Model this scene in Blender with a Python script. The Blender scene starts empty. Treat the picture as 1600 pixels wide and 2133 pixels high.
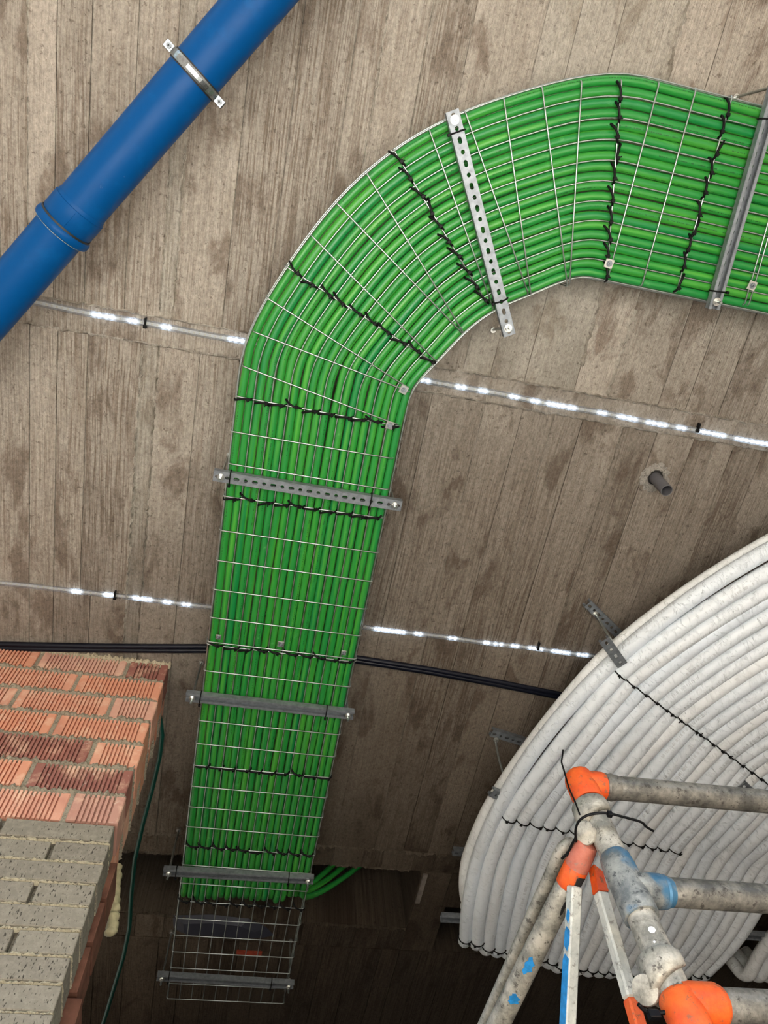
import bpy, math, random
import numpy as np
from mathutils import Vector, Matrix

random.seed(11)
scene = bpy.context.scene
COL = scene.collection

# ------------------------------------------------------------------ camera
F_PX = 1472.0                                   # focal length for a 1600 px wide frame
R = np.array([[0.9786001, 0.14224916, 0.14868431],
              [-0.18866083, 0.90872847, 0.37231662],
              [-0.08215194, -0.39239999, 0.91611861]])   # world axes in (right, down, forward)
CZ = 0.40                                       # camera height above the floor
cam_data = bpy.data.cameras.new('camera')
cam = bpy.data.objects.new('camera', cam_data)
COL.objects.link(cam)
cam_data.sensor_fit = 'HORIZONTAL'
cam_data.sensor_width = 36.0
cam_data.lens = 36.0 * F_PX / 1600.0
cam_data.clip_start = 0.02
_r, _d, _f = R[:, 0], R[:, 1], R[:, 2]
cam.matrix_world = Matrix(((_r[0], -_d[0], -_f[0], 0), (_r[1], -_d[1], -_f[1], 0),
                           (_r[2], -_d[2], -_f[2], CZ), (0, 0, 0, 1)))
scene.camera = cam

# ------------------------------------------------------------------ light
world = bpy.data.worlds.new('sky')
scene.world = world
world.use_nodes = True
wn = world.node_tree.nodes
wl = world.node_tree.links
bg = wn['Background']
sky = wn.new('ShaderNodeTexSky')
sky.sky_type = 'NISHITA'
sky.sun_disc = False
sky.sun_elevation = math.radians(60)
sky.sun_rotation = math.radians(200)
wl.new(sky.outputs['Color'], bg.inputs['Color'])
bg.inputs['Strength'].default_value = 0.26

sun_data = bpy.data.lights.new('sun', 'SUN')
sun_data.energy = 38.0
sun_data.angle = math.radians(0.6)
sun_data.color = (1.0, 0.97, 0.92)
sun = bpy.data.objects.new('sun', sun_data)
COL.objects.link(sun)
_sd = Vector((0.08, 0.47, -0.88))               # travel direction: from behind the camera, high
sun.rotation_euler = _sd.to_track_quat('-Z', 'Y').to_euler()
sun.location = (0, -4, 8)

scene.view_settings.view_transform = 'Standard'
scene.view_settings.look = 'None'
scene.view_settings.exposure = 0.35
scene.view_settings.gamma = 1.0
scene.view_settings.use_curve_mapping = False
scene.cycles.use_denoising = True
scene.cycles.max_bounces = 8
scene.cycles.diffuse_bounces = 4
scene.cycles.caustics_reflective = False
scene.cycles.caustics_refractive = False

# ------------------------------------------------------------------ helpers
H_CEIL = 2.238                                  # ceiling above the camera
H_TRAY = 2.05                                   # tray mesh above the camera
ZC = CZ + H_CEIL


def ray(px, py):
    return R @ np.array([px - 800.0, py - 1066.5, F_PX])


def at(px, py, h):                              # point seen at a pixel, at height h above the camera
    w = ray(px, py)
    w = w * (h / w[2])
    return Vector((w[0], w[1], h + CZ))


def at_y(px, py, y):
    w = ray(px, py)
    w = w * (y / w[1])
    return Vector((w[0], w[1], w[2] + CZ))


class MB:
    """collects geometry, links it as ONE mesh object"""

    def __init__(self):
        self.v = []
        self.f = []
        self.uv = []
        self.sm = []
        self.sharp = False

    def add(self, verts, faces, uvs=None, smooth=False):
        b = len(self.v)
        self.v.extend([tuple(p) for p in verts])
        for i, f in enumerate(faces):
            self.f.append(tuple(b + k for k in f))
            self.uv.append(uvs[i] if uvs else [(0, 0)] * len(f))
            self.sm.append(smooth)
        return self

    def box(self, lo, hi, M=None):
        x0, y0, z0 = lo
        x1, y1, z1 = hi
        vs = [Vector(p) for p in ((x0, y0, z0), (x1, y0, z0), (x1, y1, z0), (x0, y1, z0),
                                  (x0, y0, z1), (x1, y0, z1), (x1, y1, z1), (x0, y1, z1))]
        if M is not None:
            vs = [M @ p for p in vs]
        fs = [(0, 3, 2, 1), (4, 5, 6, 7), (0, 1, 5, 4), (1, 2, 6, 5), (2, 3, 7, 6), (3, 0, 4, 7)]
        return self.add(vs, fs)

    def bbox(self, lo, hi, b, M=None):
        """box with chamfered edges"""
        c = [(lo[i] + hi[i]) / 2 for i in range(3)]
        h = [(hi[i] - lo[i]) / 2 for i in range(3)]
        vs = []
        idx = {}
        for sx in (-1, 1):
            for sy in (-1, 1):
                for sz in (-1, 1):
                    for ax in range(3):
                        p = [sx * (h[0] - b), sy * (h[1] - b), sz * (h[2] - b)]
                        p[ax] = (sx, sy, sz)[ax] * h[ax]
                        idx[(sx, sy, sz, ax)] = len(vs)
                        q = Vector((c[0] + p[0], c[1] + p[1], c[2] + p[2]))
                        vs.append(M @ q if M is not None else q)
        fs = []
        for ax in range(3):
            o = [a for a in range(3) if a != ax]
            for s in (-1, 1):
                loop = []
                for (a, bb) in ((-1, -1), (1, -1), (1, 1), (-1, 1)):
                    k = [0, 0, 0]
                    k[ax] = s
                    k[o[0]] = a
                    k[o[1]] = bb
                    loop.append(idx[(k[0], k[1], k[2], ax)])
                flip = (s < 0) != (ax == 1)
                fs.append(tuple(loop[::-1] if flip else loop))
        for ax in range(3):                     # edge chamfers along axis ax
            o = [a for a in range(3) if a != ax]
            for a in (-1, 1):
                for bb in (-1, 1):
                    def key(sg, fa):
                        k = [0, 0, 0]
                        k[ax] = sg
                        k[o[0]] = a
                        k[o[1]] = bb
                        return idx[(k[0], k[1], k[2], fa)]
                    fs.append((key(-1, o[0]), key(1, o[0]), key(1, o[1]), key(-1, o[1])))
        for sx in (-1, 1):
            for sy in (-1, 1):
                for sz in (-1, 1):
                    fs.append(tuple(idx[(sx, sy, sz, a)] for a in range(3)))
        return self.add(vs, fs)

    def tube(self, pts, r, n=8, caps=True, closed=False):
        P = np.array([tuple(p) for p in pts], float)
        m = len(P)
        rr = np.full(m, r, float) if np.isscalar(r) else np.array(r, float)
        if closed:
            T = np.roll(P, -1, 0) - np.roll(P, 1, 0)
        else:
            T = np.gradient(P, axis=0)
        T /= np.linalg.norm(T, axis=1)[:, None] + 1e-12
        a = np.array([0, 0, 1.0]) if abs(T[0][2]) < 0.9 else np.array([1.0, 0, 0])
        u = np.cross(T[0], a)
        u /= np.linalg.norm(u)
        ring = []
        for i in range(m):
            u = u - T[i] * (u @ T[i])
            u /= np.linalg.norm(u)
            w = np.cross(T[i], u)
            for j in range(n):
                t = 2 * math.pi * j / n
                ring.append(P[i] + rr[i] * (math.cos(t) * u + math.sin(t) * w))
        L = np.concatenate([[0], np.cumsum(np.linalg.norm(np.diff(P, axis=0), axis=1))])
        fs, uvs = [], []
        M = m if closed else m - 1
        for i in range(M):
            k = (i + 1) % m
            l1 = L[i + 1] if i + 1 < m else L[i] + 0.01
            for j in range(n):
                q = (j + 1) % n
                fs.append((i * n + j, i * n + q, k * n + q, k * n + j))
                uvs.append([(L[i], j / n), (L[i], (j + 1) / n), (l1, (j + 1) / n), (l1, j / n)])
        self.add(ring, fs, uvs, True)
        if caps and not closed:
            b = len(self.v) - m * n
            self.f.append(tuple(b + j for j in range(n))[::-1])
            self.f.append(tuple(b + (m - 1) * n + j for j in range(n)))
            self.uv += [[(0, 0)] * n, [(0, 0)] * n]
            self.sm += [False, False]
        return self

    def lathe(self, prof, p0, ax, n=24, cap=True):
        """profile of (distance along axis, radius)"""
        ax = Vector(ax).normalized()
        p0 = Vector(p0)
        self.sharp = True
        return self.tube_profile([p0 + ax * d for d, _ in prof], [q for _, q in prof], ax, n, cap)

    def tube_profile(self, cs, rs, ax, n, cap):
        a = Vector((0, 0, 1)) if abs(ax.z) < 0.9 else Vector((1, 0, 0))
        u = ax.cross(a).normalized()
        w = ax.cross(u)
        vs = []
        for c, q in zip(cs, rs):
            for j in range(n):
                t = 2 * math.pi * j / n
                vs.append(c + (u * math.cos(t) + w * math.sin(t)) * q)
        fs, uvs = [], []
        for i in range(len(cs) - 1):
            for j in range(n):
                k = (j + 1) % n
                fs.append((i * n + j, i * n + k, (i + 1) * n + k, (i + 1) * n + j))
                uvs.append([(i * .02, j / n), (i * .02, (j + 1) / n), ((i + 1) * .02, (j + 1) / n), ((i + 1) * .02, j / n)])
        if cap:
            fs.append(tuple(range(n))[::-1])
            fs.append(tuple((len(cs) - 1) * n + j for j in range(n)))
            uvs += [[(0, 0)] * n] * 2
        return self.add(vs, fs, uvs, True)

    def prism(self, poly, z0, z1, M=None):
        n = len(poly)
        vs = [Vector((x, y, z0)) for x, y in poly] + [Vector((x, y, z1)) for x, y in poly]
        if M is not None:
            vs = [M @ p for p in vs]
        fs = [(i, (i + 1) % n, n + (i + 1) % n, n + i) for i in range(n)]
        fs += [tuple(range(n))[::-1], tuple(range(n, 2 * n))]
        return self.add(vs, fs)

    def mesh(self, name):
        me = bpy.data.meshes.new(name)
        me.from_pydata(self.v, [], self.f)
        uvl = me.uv_layers.new(name='UVMap')
        flat = [c for f in self.uv for p in f for c in p]
        uvl.data.foreach_set('uv', flat)
        me.polygons.foreach_set('use_smooth', self.sm)
        me.update()
        if self.sharp:
            me.set_sharp_from_angle(angle=math.radians(42))
        return me


def link(name, me, mat=None, parent=None, M=None):
    o = bpy.data.objects.new(name, me)
    if mat is not None and me is not None and not me.materials:
        me.materials.append(mat)
    COL.objects.link(o)
    if parent is not None:
        o.parent = parent
        w = parent.get('_w')
        o.matrix_parent_inverse = Matrix.Translation(Vector(w) * -1) if w is not None else Matrix()
    if M is not None:
        o.matrix_basis = M
    return o


def build(name, mb, mat, parent=None):
    return link(name, mb.mesh(name), mat, parent)


def tag(o, label, cat, group=None):
    o['label'] = label
    o['category'] = cat
    if group:
        o['group'] = group
    return o


def thing(name, label, cat, loc, group=None):
    o = bpy.data.objects.new(name, None)
    COL.objects.link(o)
    o.empty_display_size = 0.02
    o.location = loc
    o['_w'] = tuple(loc)
    return tag(o, label, cat, group)


def struct(o):
    o['kind'] = 'structure'
    return o


def frame(origin, xdir, zdir=(0, 0, 1)):
    x = Vector(xdir).normalized()
    z = Vector(zdir)
    z = (z - x * z.dot(x)).normalized()
    y = z.cross(x)
    M = Matrix((x, y, z)).transposed().to_4x4()
    M.translation = Vector(origin)
    return M


# ------------------------------------------------------------------ materials
class NT:
    def __init__(self, name):
        self.m = bpy.data.materials.new(name)
        self.m.use_nodes = True
        self.n = self.m.node_tree.nodes
        self.l = self.m.node_tree.links
        self.p = self.n['Principled BSDF']

    def new(self, t, **kw):
        nd = self.n.new(t)
        for k, v in kw.items():
            setattr(nd, k, v)
        return nd

    def put(self, a, b):
        if isinstance(a, (int, float)):
            b.default_value = a
        elif isinstance(a, (tuple, list)):
            b.default_value = tuple(a) + ((1,) if len(a) == 3 and b.type == 'RGBA' else ())
        else:
            self.l.new(a, b)

    def pos(self):
        return self.new('ShaderNodeNewGeometry').outputs['Position']

    def obj(self):
        return self.new('ShaderNodeTexCoord').outputs['Object']

    def uv(self):
        return self.new('ShaderNodeTexCoord').outputs['UV']

    def rnd(self):
        return self.new('ShaderNodeObjectInfo').outputs['Random']

    def vmul(self, v, s):
        nd = self.new('ShaderNodeVectorMath', operation='MULTIPLY')
        self.put(v, nd.inputs[0])
        nd.inputs[1].default_value = s
        return nd.outputs[0]

    def vadd(self, v, w):
        nd = self.new('ShaderNodeVectorMath', operation='ADD')
        self.put(v, nd.inputs[0])
        self.put(w, nd.inputs[1])
        return nd.outputs[0]

    def xyz(self, x, y, z):
        nd = self.new('ShaderNodeCombineXYZ')
        for a, b in zip((x, y, z), nd.inputs):
            self.put(a, b)
        return nd.outputs[0]

    def noise(self, v, scale, detail=3.0, rough=0.55, dist=0.0):
        nd = self.new('ShaderNodeTexNoise')
        self.put(v, nd.inputs['Vector'])
        nd.inputs['Scale'].default_value = scale
        nd.inputs['Detail'].default_value = detail
        nd.inputs['Roughness'].default_value = rough
        nd.inputs['Distortion'].default_value = dist
        return nd.outputs['Fac']

    def ramp(self, f, a, b, lo=0.0, hi=1.0):
        nd = self.new('ShaderNodeMapRange')
        self.put(f, nd.inputs['Value'])
        nd.inputs['From Min'].default_value = a
        nd.inputs['From Max'].default_value = b
        nd.inputs['To Min'].default_value = lo
        nd.inputs['To Max'].default_value = hi
        return nd.outputs['Result']

    def math(self, op, a, b=0.0, c=None):
        nd = self.new('ShaderNodeMath', operation=op)
        self.put(a, nd.inputs[0])
        self.put(b, nd.inputs[1])
        if c is not None:
            self.put(c, nd.inputs[2])
        return nd.outputs[0]

    def mix(self, f, a, b, mode='MIX'):
        nd = self.new('ShaderNodeMix', data_type='RGBA', blend_type=mode)
        self.put(f, nd.inputs['Factor'])
        self.put(a, nd.inputs[6])
        self.put(b, nd.inputs[7])
        return nd.outputs[2]

    def bump(self, h, strength=0.5, dist=0.01):
        nd = self.new('ShaderNodeBump')
        nd.inputs['Strength'].default_value = strength
        nd.inputs['Distance'].default_value = dist
        self.put(h, nd.inputs['Height'])
        self.l.new(nd.outputs[0], self.p.inputs['Normal'])

    def out(self, col, rough=0.6, metal=0.0, spec=0.5):
        self.put(col, self.p.inputs['Base Color'])
        self.put(rough, self.p.inputs['Roughness'])
        self.put(metal, self.p.inputs['Metallic'])
        self.put(spec, self.p.inputs['Specular IOR Level'])
        return self.m


def mat_concrete(name, light, dark, stain, board=True):
    t = NT(name)
    P = t.pos()
    rnd = t.rnd()
    sep = t.new('ShaderNodeSeparateXYZ')
    t.put(P, sep.inputs[0])
    off = t.math('MULTIPLY', rnd, 60.0)
    warp = t.noise(t.vadd(t.vmul(P, (5, 1.1, 1)), t.xyz(off, off, 0)), 1.0, 2.0)
    gx = t.math('ADD', sep.outputs[0], t.math('MULTIPLY', t.math('SUBTRACT', warp, 0.5), 0.035))
    gv = t.xyz(t.math('MULTIPLY', gx, 190.0), t.math('ADD', t.math('MULTIPLY', sep.outputs[1], 5.0), off), 0.0)
    grain = t.noise(gv, 1.0, 3.0, 0.6)
    gv2 = t.xyz(t.math('MULTIPLY', gx, 45.0), t.math('ADD', t.math('MULTIPLY', sep.outputs[1], 2.0), off), 3.0)
    grain2 = t.noise(gv2, 1.0, 3.0, 0.6)
    blot = t.noise(t.vadd(t.vmul(P, (9, 4.2, 1)), t.xyz(off, 0, 0)), 1.0, 5.0, 0.62, 0.4)
    big = t.noise(t.vmul(P, (1.4, 1.0, 1)), 1.0, 3.0)
    fine = t.noise(P, 260.0, 4.0, 0.7)
    rough_spots = t.noise(P, 55.0, 4.0, 0.75)
    col = t.mix(t.ramp(grain, 0.45, 0.62, 0.0, 0.9), light, dark)
    col = t.mix(t.ramp(grain2, 0.50, 0.66, 0.0, 0.6), col, dark)
    smooth = t.ramp(t.math('ADD', t.math('MULTIPLY', big, 0.9), t.math('MULTIPLY', rnd, 0.35)), 0.48, 0.74)
    col = t.mix(t.math('MULTIPLY', smooth, 0.8), col, tuple(0.92 * c for c in light))
    col = t.mix(t.ramp(blot, 0.54, 0.63, 0.0, 0.8), col, stain)
    col = t.mix(t.ramp(rough_spots, 0.58, 0.68, 0.0, 0.7), col, tuple(0.5 * c for c in dark))
    col = t.mix(t.ramp(fine, 0.58, 0.75, 0.0, 0.45), col, tuple(min(1, 1.18 * c) for c in light))
    mot = t.noise(t.vmul(P, (110, 70, 1)), 1.0, 6.0, 0.78)
    mk = t.ramp(mot, 0.36, 0.64, 0.74, 1.20)
    col = t.mix(1.0, col, t.xyz(mk, mk, mk), 'MULTIPLY')
    br = t.ramp(rnd, 0.0, 1.0, 0.84, 1.12)
    col = t.mix(1.0, col, t.xyz(br, br, br), 'MULTIPLY')
    # concrete tone gets darker towards the back and right, in ragged blotches
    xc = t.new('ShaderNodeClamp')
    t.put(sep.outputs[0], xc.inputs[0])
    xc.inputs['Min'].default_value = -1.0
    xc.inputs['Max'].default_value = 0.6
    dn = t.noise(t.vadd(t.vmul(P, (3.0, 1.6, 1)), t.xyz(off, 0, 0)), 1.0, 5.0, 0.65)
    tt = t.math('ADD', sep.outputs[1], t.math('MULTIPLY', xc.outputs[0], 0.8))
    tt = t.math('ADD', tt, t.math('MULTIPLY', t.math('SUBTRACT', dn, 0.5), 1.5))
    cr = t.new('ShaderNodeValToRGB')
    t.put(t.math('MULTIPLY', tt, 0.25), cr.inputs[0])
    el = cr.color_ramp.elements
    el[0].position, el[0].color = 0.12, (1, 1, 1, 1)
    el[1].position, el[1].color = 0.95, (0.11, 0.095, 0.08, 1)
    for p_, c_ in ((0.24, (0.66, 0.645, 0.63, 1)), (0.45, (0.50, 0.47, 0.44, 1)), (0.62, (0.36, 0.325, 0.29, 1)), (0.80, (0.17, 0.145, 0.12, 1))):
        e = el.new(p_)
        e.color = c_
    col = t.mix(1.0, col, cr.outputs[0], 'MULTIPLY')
    hgt = t.math('ADD', t.math('MULTIPLY', grain, 0.8), t.math('MULTIPLY', rough_spots, 0.7))
    hgt = t.math('ADD', hgt, t.math('MULTIPLY', fine, 0.3))
    t.bump(hgt, 1.0, 0.008)
    return t.out(col, 0.88, 0.0, 0.2)


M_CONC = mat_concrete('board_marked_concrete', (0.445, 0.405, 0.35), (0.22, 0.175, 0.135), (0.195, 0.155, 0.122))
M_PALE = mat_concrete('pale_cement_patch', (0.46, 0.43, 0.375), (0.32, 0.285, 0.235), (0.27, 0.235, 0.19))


def mat_plain(name, col, rough=0.5, metal=0.0, var=0.12, scale=30.0, bump=0.0, spec=0.5):
    t = NT(name)
    n = t.noise(t.pos(), scale, 4.0, 0.6)
    k = t.ramp(n, 0.3, 0.7, 1 - var, 1 + var)
    c = t.mix(1.0, col, t.xyz(k, k, k), 'MULTIPLY')
    if bump:
        t.bump(n, bump, 0.004)
    return t.out(c, rough, metal, spec)


M_STEEL = mat_plain('galvanised_steel', (0.25, 0.275, 0.30), 0.52, 0.65, 0.25, 60)
M_WIRE = mat_plain('zinc_wire', (0.43, 0.47, 0.46), 0.30, 0.9, 0.15, 80)
M_BOLT = mat_plain('bright_zinc', (0.62, 0.63, 0.60), 0.28, 0.85, 0.15, 120)
M_CLAMP = mat_plain('zinc_clamp_steel', (0.34, 0.37, 0.38), 0.27, 0.9, 0.25, 90)
M_BLACK = mat_plain('black_nylon', (0.004, 0.004, 0.0045), 0.5, 0, 0.1, 40, 0, 0.15)
M_CABLE = mat_plain('black_polyethylene', (0.004, 0.005, 0.011), 0.35, 0, 0.15, 30, 0, 0.25)
M_TEAL = mat_plain('dark_green_hose', (0.004, 0.055, 0.042), 0.35, 0, 0.2, 20)
M_DARK = mat_plain('painted_recess_shade', (0.012, 0.011, 0.010), 0.9, 0, 0.2, 30)  # near-black painted in for the shade inside holes and recesses
M_GREYPVC = mat_plain('grey_pvc', (0.105, 0.105, 0.115), 0.45, 0, 0.1, 30)
M_RUBBER = mat_plain('dark_rubber', (0.012, 0.013, 0.015), 0.6, 0, 0.1, 60)
M_SLATE = mat_plain('slate_blue_plastic', (0.030, 0.033, 0.05), 0.6, 0, 0.2, 12)
M_REDCORR = mat_plain('red_corrugated_plastic', (0.25, 0.03, 0.015), 0.5, 0, 0.2, 12)
M_FOAM = mat_plain('expanding_foam', (0.42, 0.37, 0.22), 0.8, 0, 0.25, 45, 0.5)
M_BOUNCE = mat_plain('pale_bounce_slab', (0.66, 0.63, 0.58), 0.9, 0, 0.2, 6, 0.3)  # pale colour of the added slab that reflects sunlight upwards
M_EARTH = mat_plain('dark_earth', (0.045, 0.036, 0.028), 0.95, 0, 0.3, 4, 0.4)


def mat_blue():
    t = NT('blue_pvc')
    P = t.pos()
    sc = t.noise(t.vmul(P, (30, 30, 30)), 1.0, 5, 0.7)
    dirt = t.noise(P, 14.0, 5, 0.65)
    col = t.mix(t.ramp(dirt, 0.56, 0.75, 0, 0.35), (0.0006, 0.063, 0.225), (0.002, 0.11, 0.33))
    col = t.mix(t.ramp(sc, 0.70, 0.80, 0, 0.5), col, (0.30, 0.38, 0.48))
    t.bump(sc, 0.06, 0.002)
    return t.out(col, t.ramp(dirt, 0.3, 0.7, 0.36, 0.48), 0, 0.13)


M_BLUE = mat_blue()


def mat_green():
    t = NT('green_conduit_plastic')
    uv = t.uv()
    rnd = t.rnd()
    off = t.math('MULTIPLY', rnd, 40.0)
    sep = t.new('ShaderNodeSeparateXYZ')
    t.put(uv, sep.inputs[0])
    u, v = sep.outputs[0], sep.outputs[1]
    streak = t.noise(t.xyz(t.math('ADD', t.math('MULTIPLY', u, 1.6), off), t.math('MULTIPLY', v, 5.0), 0), 1.0, 3)
    dust = t.noise(t.vadd(t.vmul(t.pos(), (22, 22, 22)), t.xyz(off, 0, 0)), 1.0, 5, 0.7)
    base = t.mix(rnd, (0.006, 0.20, 0.048), (0.022, 0.25, 0.030))
    col = t.mix(t.ramp(streak, 0.45, 0.68, 0, 0.75), base, (0.075, 0.36, 0.032))
    col = t.mix(t.ramp(dust, 0.62, 0.80, 0, 0.6), col, (0.20, 0.52, 0.20))
    # the faint black dotted production print along the conduit
    dash = t.math('GREATER_THAN', t.noise(t.xyz(t.math('MULTIPLY', u, 260.0), off, 0), 1.0, 1), 0.50)
    grp = t.math('GREATER_THAN', t.noise(t.xyz(t.math('MULTIPLY', u, 3.2), off, 5), 1.0, 1), 0.47)
    vv = t.math('ADD', v, t.math('MULTIPLY', t.math('SUBTRACT', rnd, 0.5), 0.9))
    fr = t.math('FRACT', vv, 0)
    band = t.math('COMPARE', fr, 0.62, 0.014)
    pr = t.math('MULTIPLY', t.math('MULTIPLY', dash, grp), band)
    pr = t.math('MULTIPLY', pr, t.math('LESS_THAN', t.math('FRACT', t.math('MULTIPLY', rnd, 7.3), 0), 0.6))
    col = t.mix(t.math('MULTIPLY', pr, 0.75), col, (0.004, 0.02, 0.006))
    return t.out(col, t.ramp(dust, 0.3, 0.75, 0.32, 0.5), 0, 0.5)


M_GREEN = mat_green()


def mat_white():
    t = NT('white_wrapped_pipe')
    uv = t.uv()
    rnd = t.rnd()
    off = t.math('MULTIPLY', rnd, 90.0)
    sep = t.new('ShaderNodeSeparateXYZ')
    t.put(uv, sep.inputs[0])
    u, v = sep.outputs[0], sep.outputs[1]
    w1 = t.noise(t.xyz(t.math('ADD', t.math('MULTIPLY', u, 26.0), off), t.math('MULTIPLY', v, 3.0), off), 1.0, 4, 0.6, 0.8)
    w2 = t.noise(t.xyz(t.math('ADD', t.math('MULTIPLY', t.math('ADD', u, t.math('MULTIPLY', v, 0.05)), 120.0), off), t.math('MULTIPLY', v, 7.0), 2.0), 1.0, 3, 0.5, 0.6)
    sel = t.ramp(t.noise(t.xyz(t.math('ADD', t.math('MULTIPLY', u, 5.0), off), v, 7.0), 1.0, 2), 0.50, 0.66)
    ridge = t.math('ABSOLUTE', t.math('SUBTRACT', w1, 0.5), 0)
    h = t.math('ADD', t.math('MULTIPLY', t.ramp(ridge, 0.0, 0.05, 1.0, 0.0), t.ramp(w2, 0.45, 0.7, 0.0, 0.9)), t.math('MULTIPLY', t.math('MULTIPLY', w2, sel), 0.8))
    t.bump(h, 0.66, 0.006)
    tint = t.mix(rnd, (0.75, 0.825, 0.90), (0.87, 0.90, 0.91))
    dirt = t.noise(t.xyz(t.math('ADD', t.math('MULTIPLY', u, 3.0), off), t.math('MULTIPLY', v, 2.0), 1.0), 1.0, 4)
    col = t.mix(t.ramp(dirt, 0.52, 0.75, 0, 0.3), tint, (0.66, 0.64, 0.60))
    # faint grey print on the wrapping
    dash = t.math('GREATER_THAN', t.noise(t.xyz(t.math('MULTIPLY', u, 150.0), off, 0), 1.0, 1), 0.5)
    grp = t.math('GREATER_THAN', t.noise(t.xyz(t.math('MULTIPLY', u, 3.0), off, 5), 1.0, 1), 0.58)
    fr = t.math('FRACT', t.math('ADD', v, t.math('MULTIPLY', rnd, 0.9)), 0)
    band = t.math('COMPARE', fr, 0.6, 0.03)
    pr = t.math('MULTIPLY', t.math('MULTIPLY', dash, grp), band)
    col = t.mix(t.math('MULTIPLY', pr, 0.3), col, (0.25, 0.26, 0.28))
    return t.out(col, 0.42, 0, 0.5)


M_WHITE = mat_white()


def mat_red_brick():
    t = NT('ribbed_red_brick')
    P = t.pos()
    rnd = t.rnd()
    off = t.math('MULTIPLY', rnd, 30.0)
    a = t.mix(t.ramp(rnd, 0.0, 0.85), (0.70, 0.315, 0.20), (0.66, 0.385, 0.30))
    a = t.mix(t.ramp(rnd, 0.86, 0.90), a, (0.30, 0.125, 0.10))
    n = t.noise(t.vadd(P, t.xyz(off, off, 0)), 16.0, 5, 0.65)
    c = t.mix(t.ramp(n, 0.50, 0.68, 0, 0.75), a, (0.82, 0.55, 0.40))
    n2 = t.noise(t.vadd(P, t.xyz(0, off, off)), 40.0, 5, 0.7)
    c = t.mix(t.ramp(n2, 0.60, 0.72, 0, 0.65), c, (0.72, 0.63, 0.52))
    n3 = t.noise(t.vadd(P, t.xyz(0, off, off)), 9.0, 3, 0.5)
    c = t.mix(t.ramp(n3, 0.56, 0.72, 0, 0.5), c, (0.48, 0.20, 0.15))
    t.bump(n2, 0.3, 0.004)
    return t.out(c, 0.85, 0, 0.25)


M_RED = mat_red_brick()


def mat_grey_brick():
    t = NT('pitted_grey_brick')
    P = t.pos()
    rnd = t.rnd()
    n = t.noise(t.vmul(P, (230, 230, 85)), 1.0, 2, 0.55)
    n2 = t.noise(P, 48.0, 6, 0.78)
    c = t.mix(rnd, (0.20, 0.178, 0.142), (0.265, 0.238, 0.188))
    c = t.mix(t.ramp(n2, 0.45, 0.70, 0, 0.7), c, (0.36, 0.325, 0.26))
    pit = t.ramp(n, 0.63, 0.68)
    c = t.mix(t.math('MULTIPLY', pit, 0.85), c, (0.03, 0.025, 0.02))
    t.bump(t.math('SUBTRACT', t.math('MULTIPLY', n2, 0.5), pit), 0.6, 0.004)
    return t.out(c, 0.9, 0, 0.2)


M_GREY = mat_grey_brick()
M_BROWN = mat_plain('old_brown_brick', (0.17, 0.075, 0.05), 0.9, 0, 0.35, 22, 0.4, 0.2)


def mat_mortar(name, a, b):
    t = NT(name)
    P = t.pos()
    n = t.noise(P, 170.0, 5, 0.75)
    n2 = t.noise(P, 25.0, 4, 0.6)
    c = t.mix(n2, a, b)
    c = t.mix(t.ramp(n, 0.52, 0.62, 0, 0.75), c, tuple(0.25 * q for q in a))
    t.bump(n, 0.9, 0.006)
    return t.out(c, 0.95, 0, 0.1)


M_MORTAR = mat_mortar('grey_mortar', (0.34, 0.305, 0.235), (0.46, 0.42, 0.33))
M_CREAM = mat_mortar('cream_mortar', (0.66, 0.59, 0.42), (0.55, 0.49, 0.36))


def mat_scaffold(name, base, pale, stains, blue=0.0, metal=0.35, orange=None):
    t = NT(name)
    P = t.obj()
    n = t.noise(P, 26.0, 6, 0.72)
    n2 = t.noise(P, 75.0, 4, 0.7)
    n3 = t.noise(P, 11.0, 3, 0.6)
    c = t.mix(t.ramp(n, 0.38, 0.62), base, pale)
    c = t.mix(t.ramp(n2, 0.57, 0.64, 0, 0.85), c, stains)
    if blue:
        c = t.mix(t.ramp(n3, 0.62 - blue, 0.72 - blue, 0, 0.9), c, (0.035, 0.15, 0.27))
    if orange:
        c = t.mix(t.ramp(n, 0.35, 0.56), c, orange)
    t.bump(t.math('ADD', t.math('MULTIPLY', n, 0.5), n2), 0.25, 0.003)
    return t.out(c, t.ramp(n2, 0.3, 0.7, 0.38, 0.65), metal, 0.5)


M_ALU = mat_scaffold('worn_aluminium', (0.085, 0.08, 0.07), (0.24, 0.22, 0.185), (0.05, 0.042, 0.035))
M_ALUP = mat_scaffold('splashed_aluminium', (0.20, 0.19, 0.16), (0.50, 0.46, 0.385), (0.075, 0.065, 0.055), 0.0, 0.2)
M_ALUB = mat_scaffold('blue_painted_aluminium', (0.13, 0.14, 0.14), (0.34, 0.34, 0.31), (0.05, 0.055, 0.06), 0.10, 0.3)
M_BAR = mat_scaffold('bare_brace_bar', (0.46, 0.46, 0.41), (0.66, 0.64, 0.56), (0.24, 0.22, 0.19), 0.0, 0.1)
M_BARBLUE = mat_scaffold('blue_brace_bar', (0.40, 0.41, 0.38), (0.60, 0.60, 0.54), (0.24, 0.22, 0.19), 0.0, 0.1)
M_ORANGE = mat_scaffold('orange_paint', (0.62, 0.065, 0.007), (0.72, 0.115, 0.014), (0.22, 0.085, 0.04), 0.0, 0.0)
M_PINK = mat_scaffold('faded_pink_paint', (0.42, 0.10, 0.06), (0.52, 0.17, 0.115), (0.34, 0.17, 0.13), 0.0, 0.0)
M_PBLUE = mat_plain('blue_paint_patch', (0.02, 0.22, 0.52), 0.5, 0, 0.35, 60)
M_PAINTW = mat_plain('white_paint_spot', (0.85, 0.85, 0.88), 0.5, 0, 0.1, 60)


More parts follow.
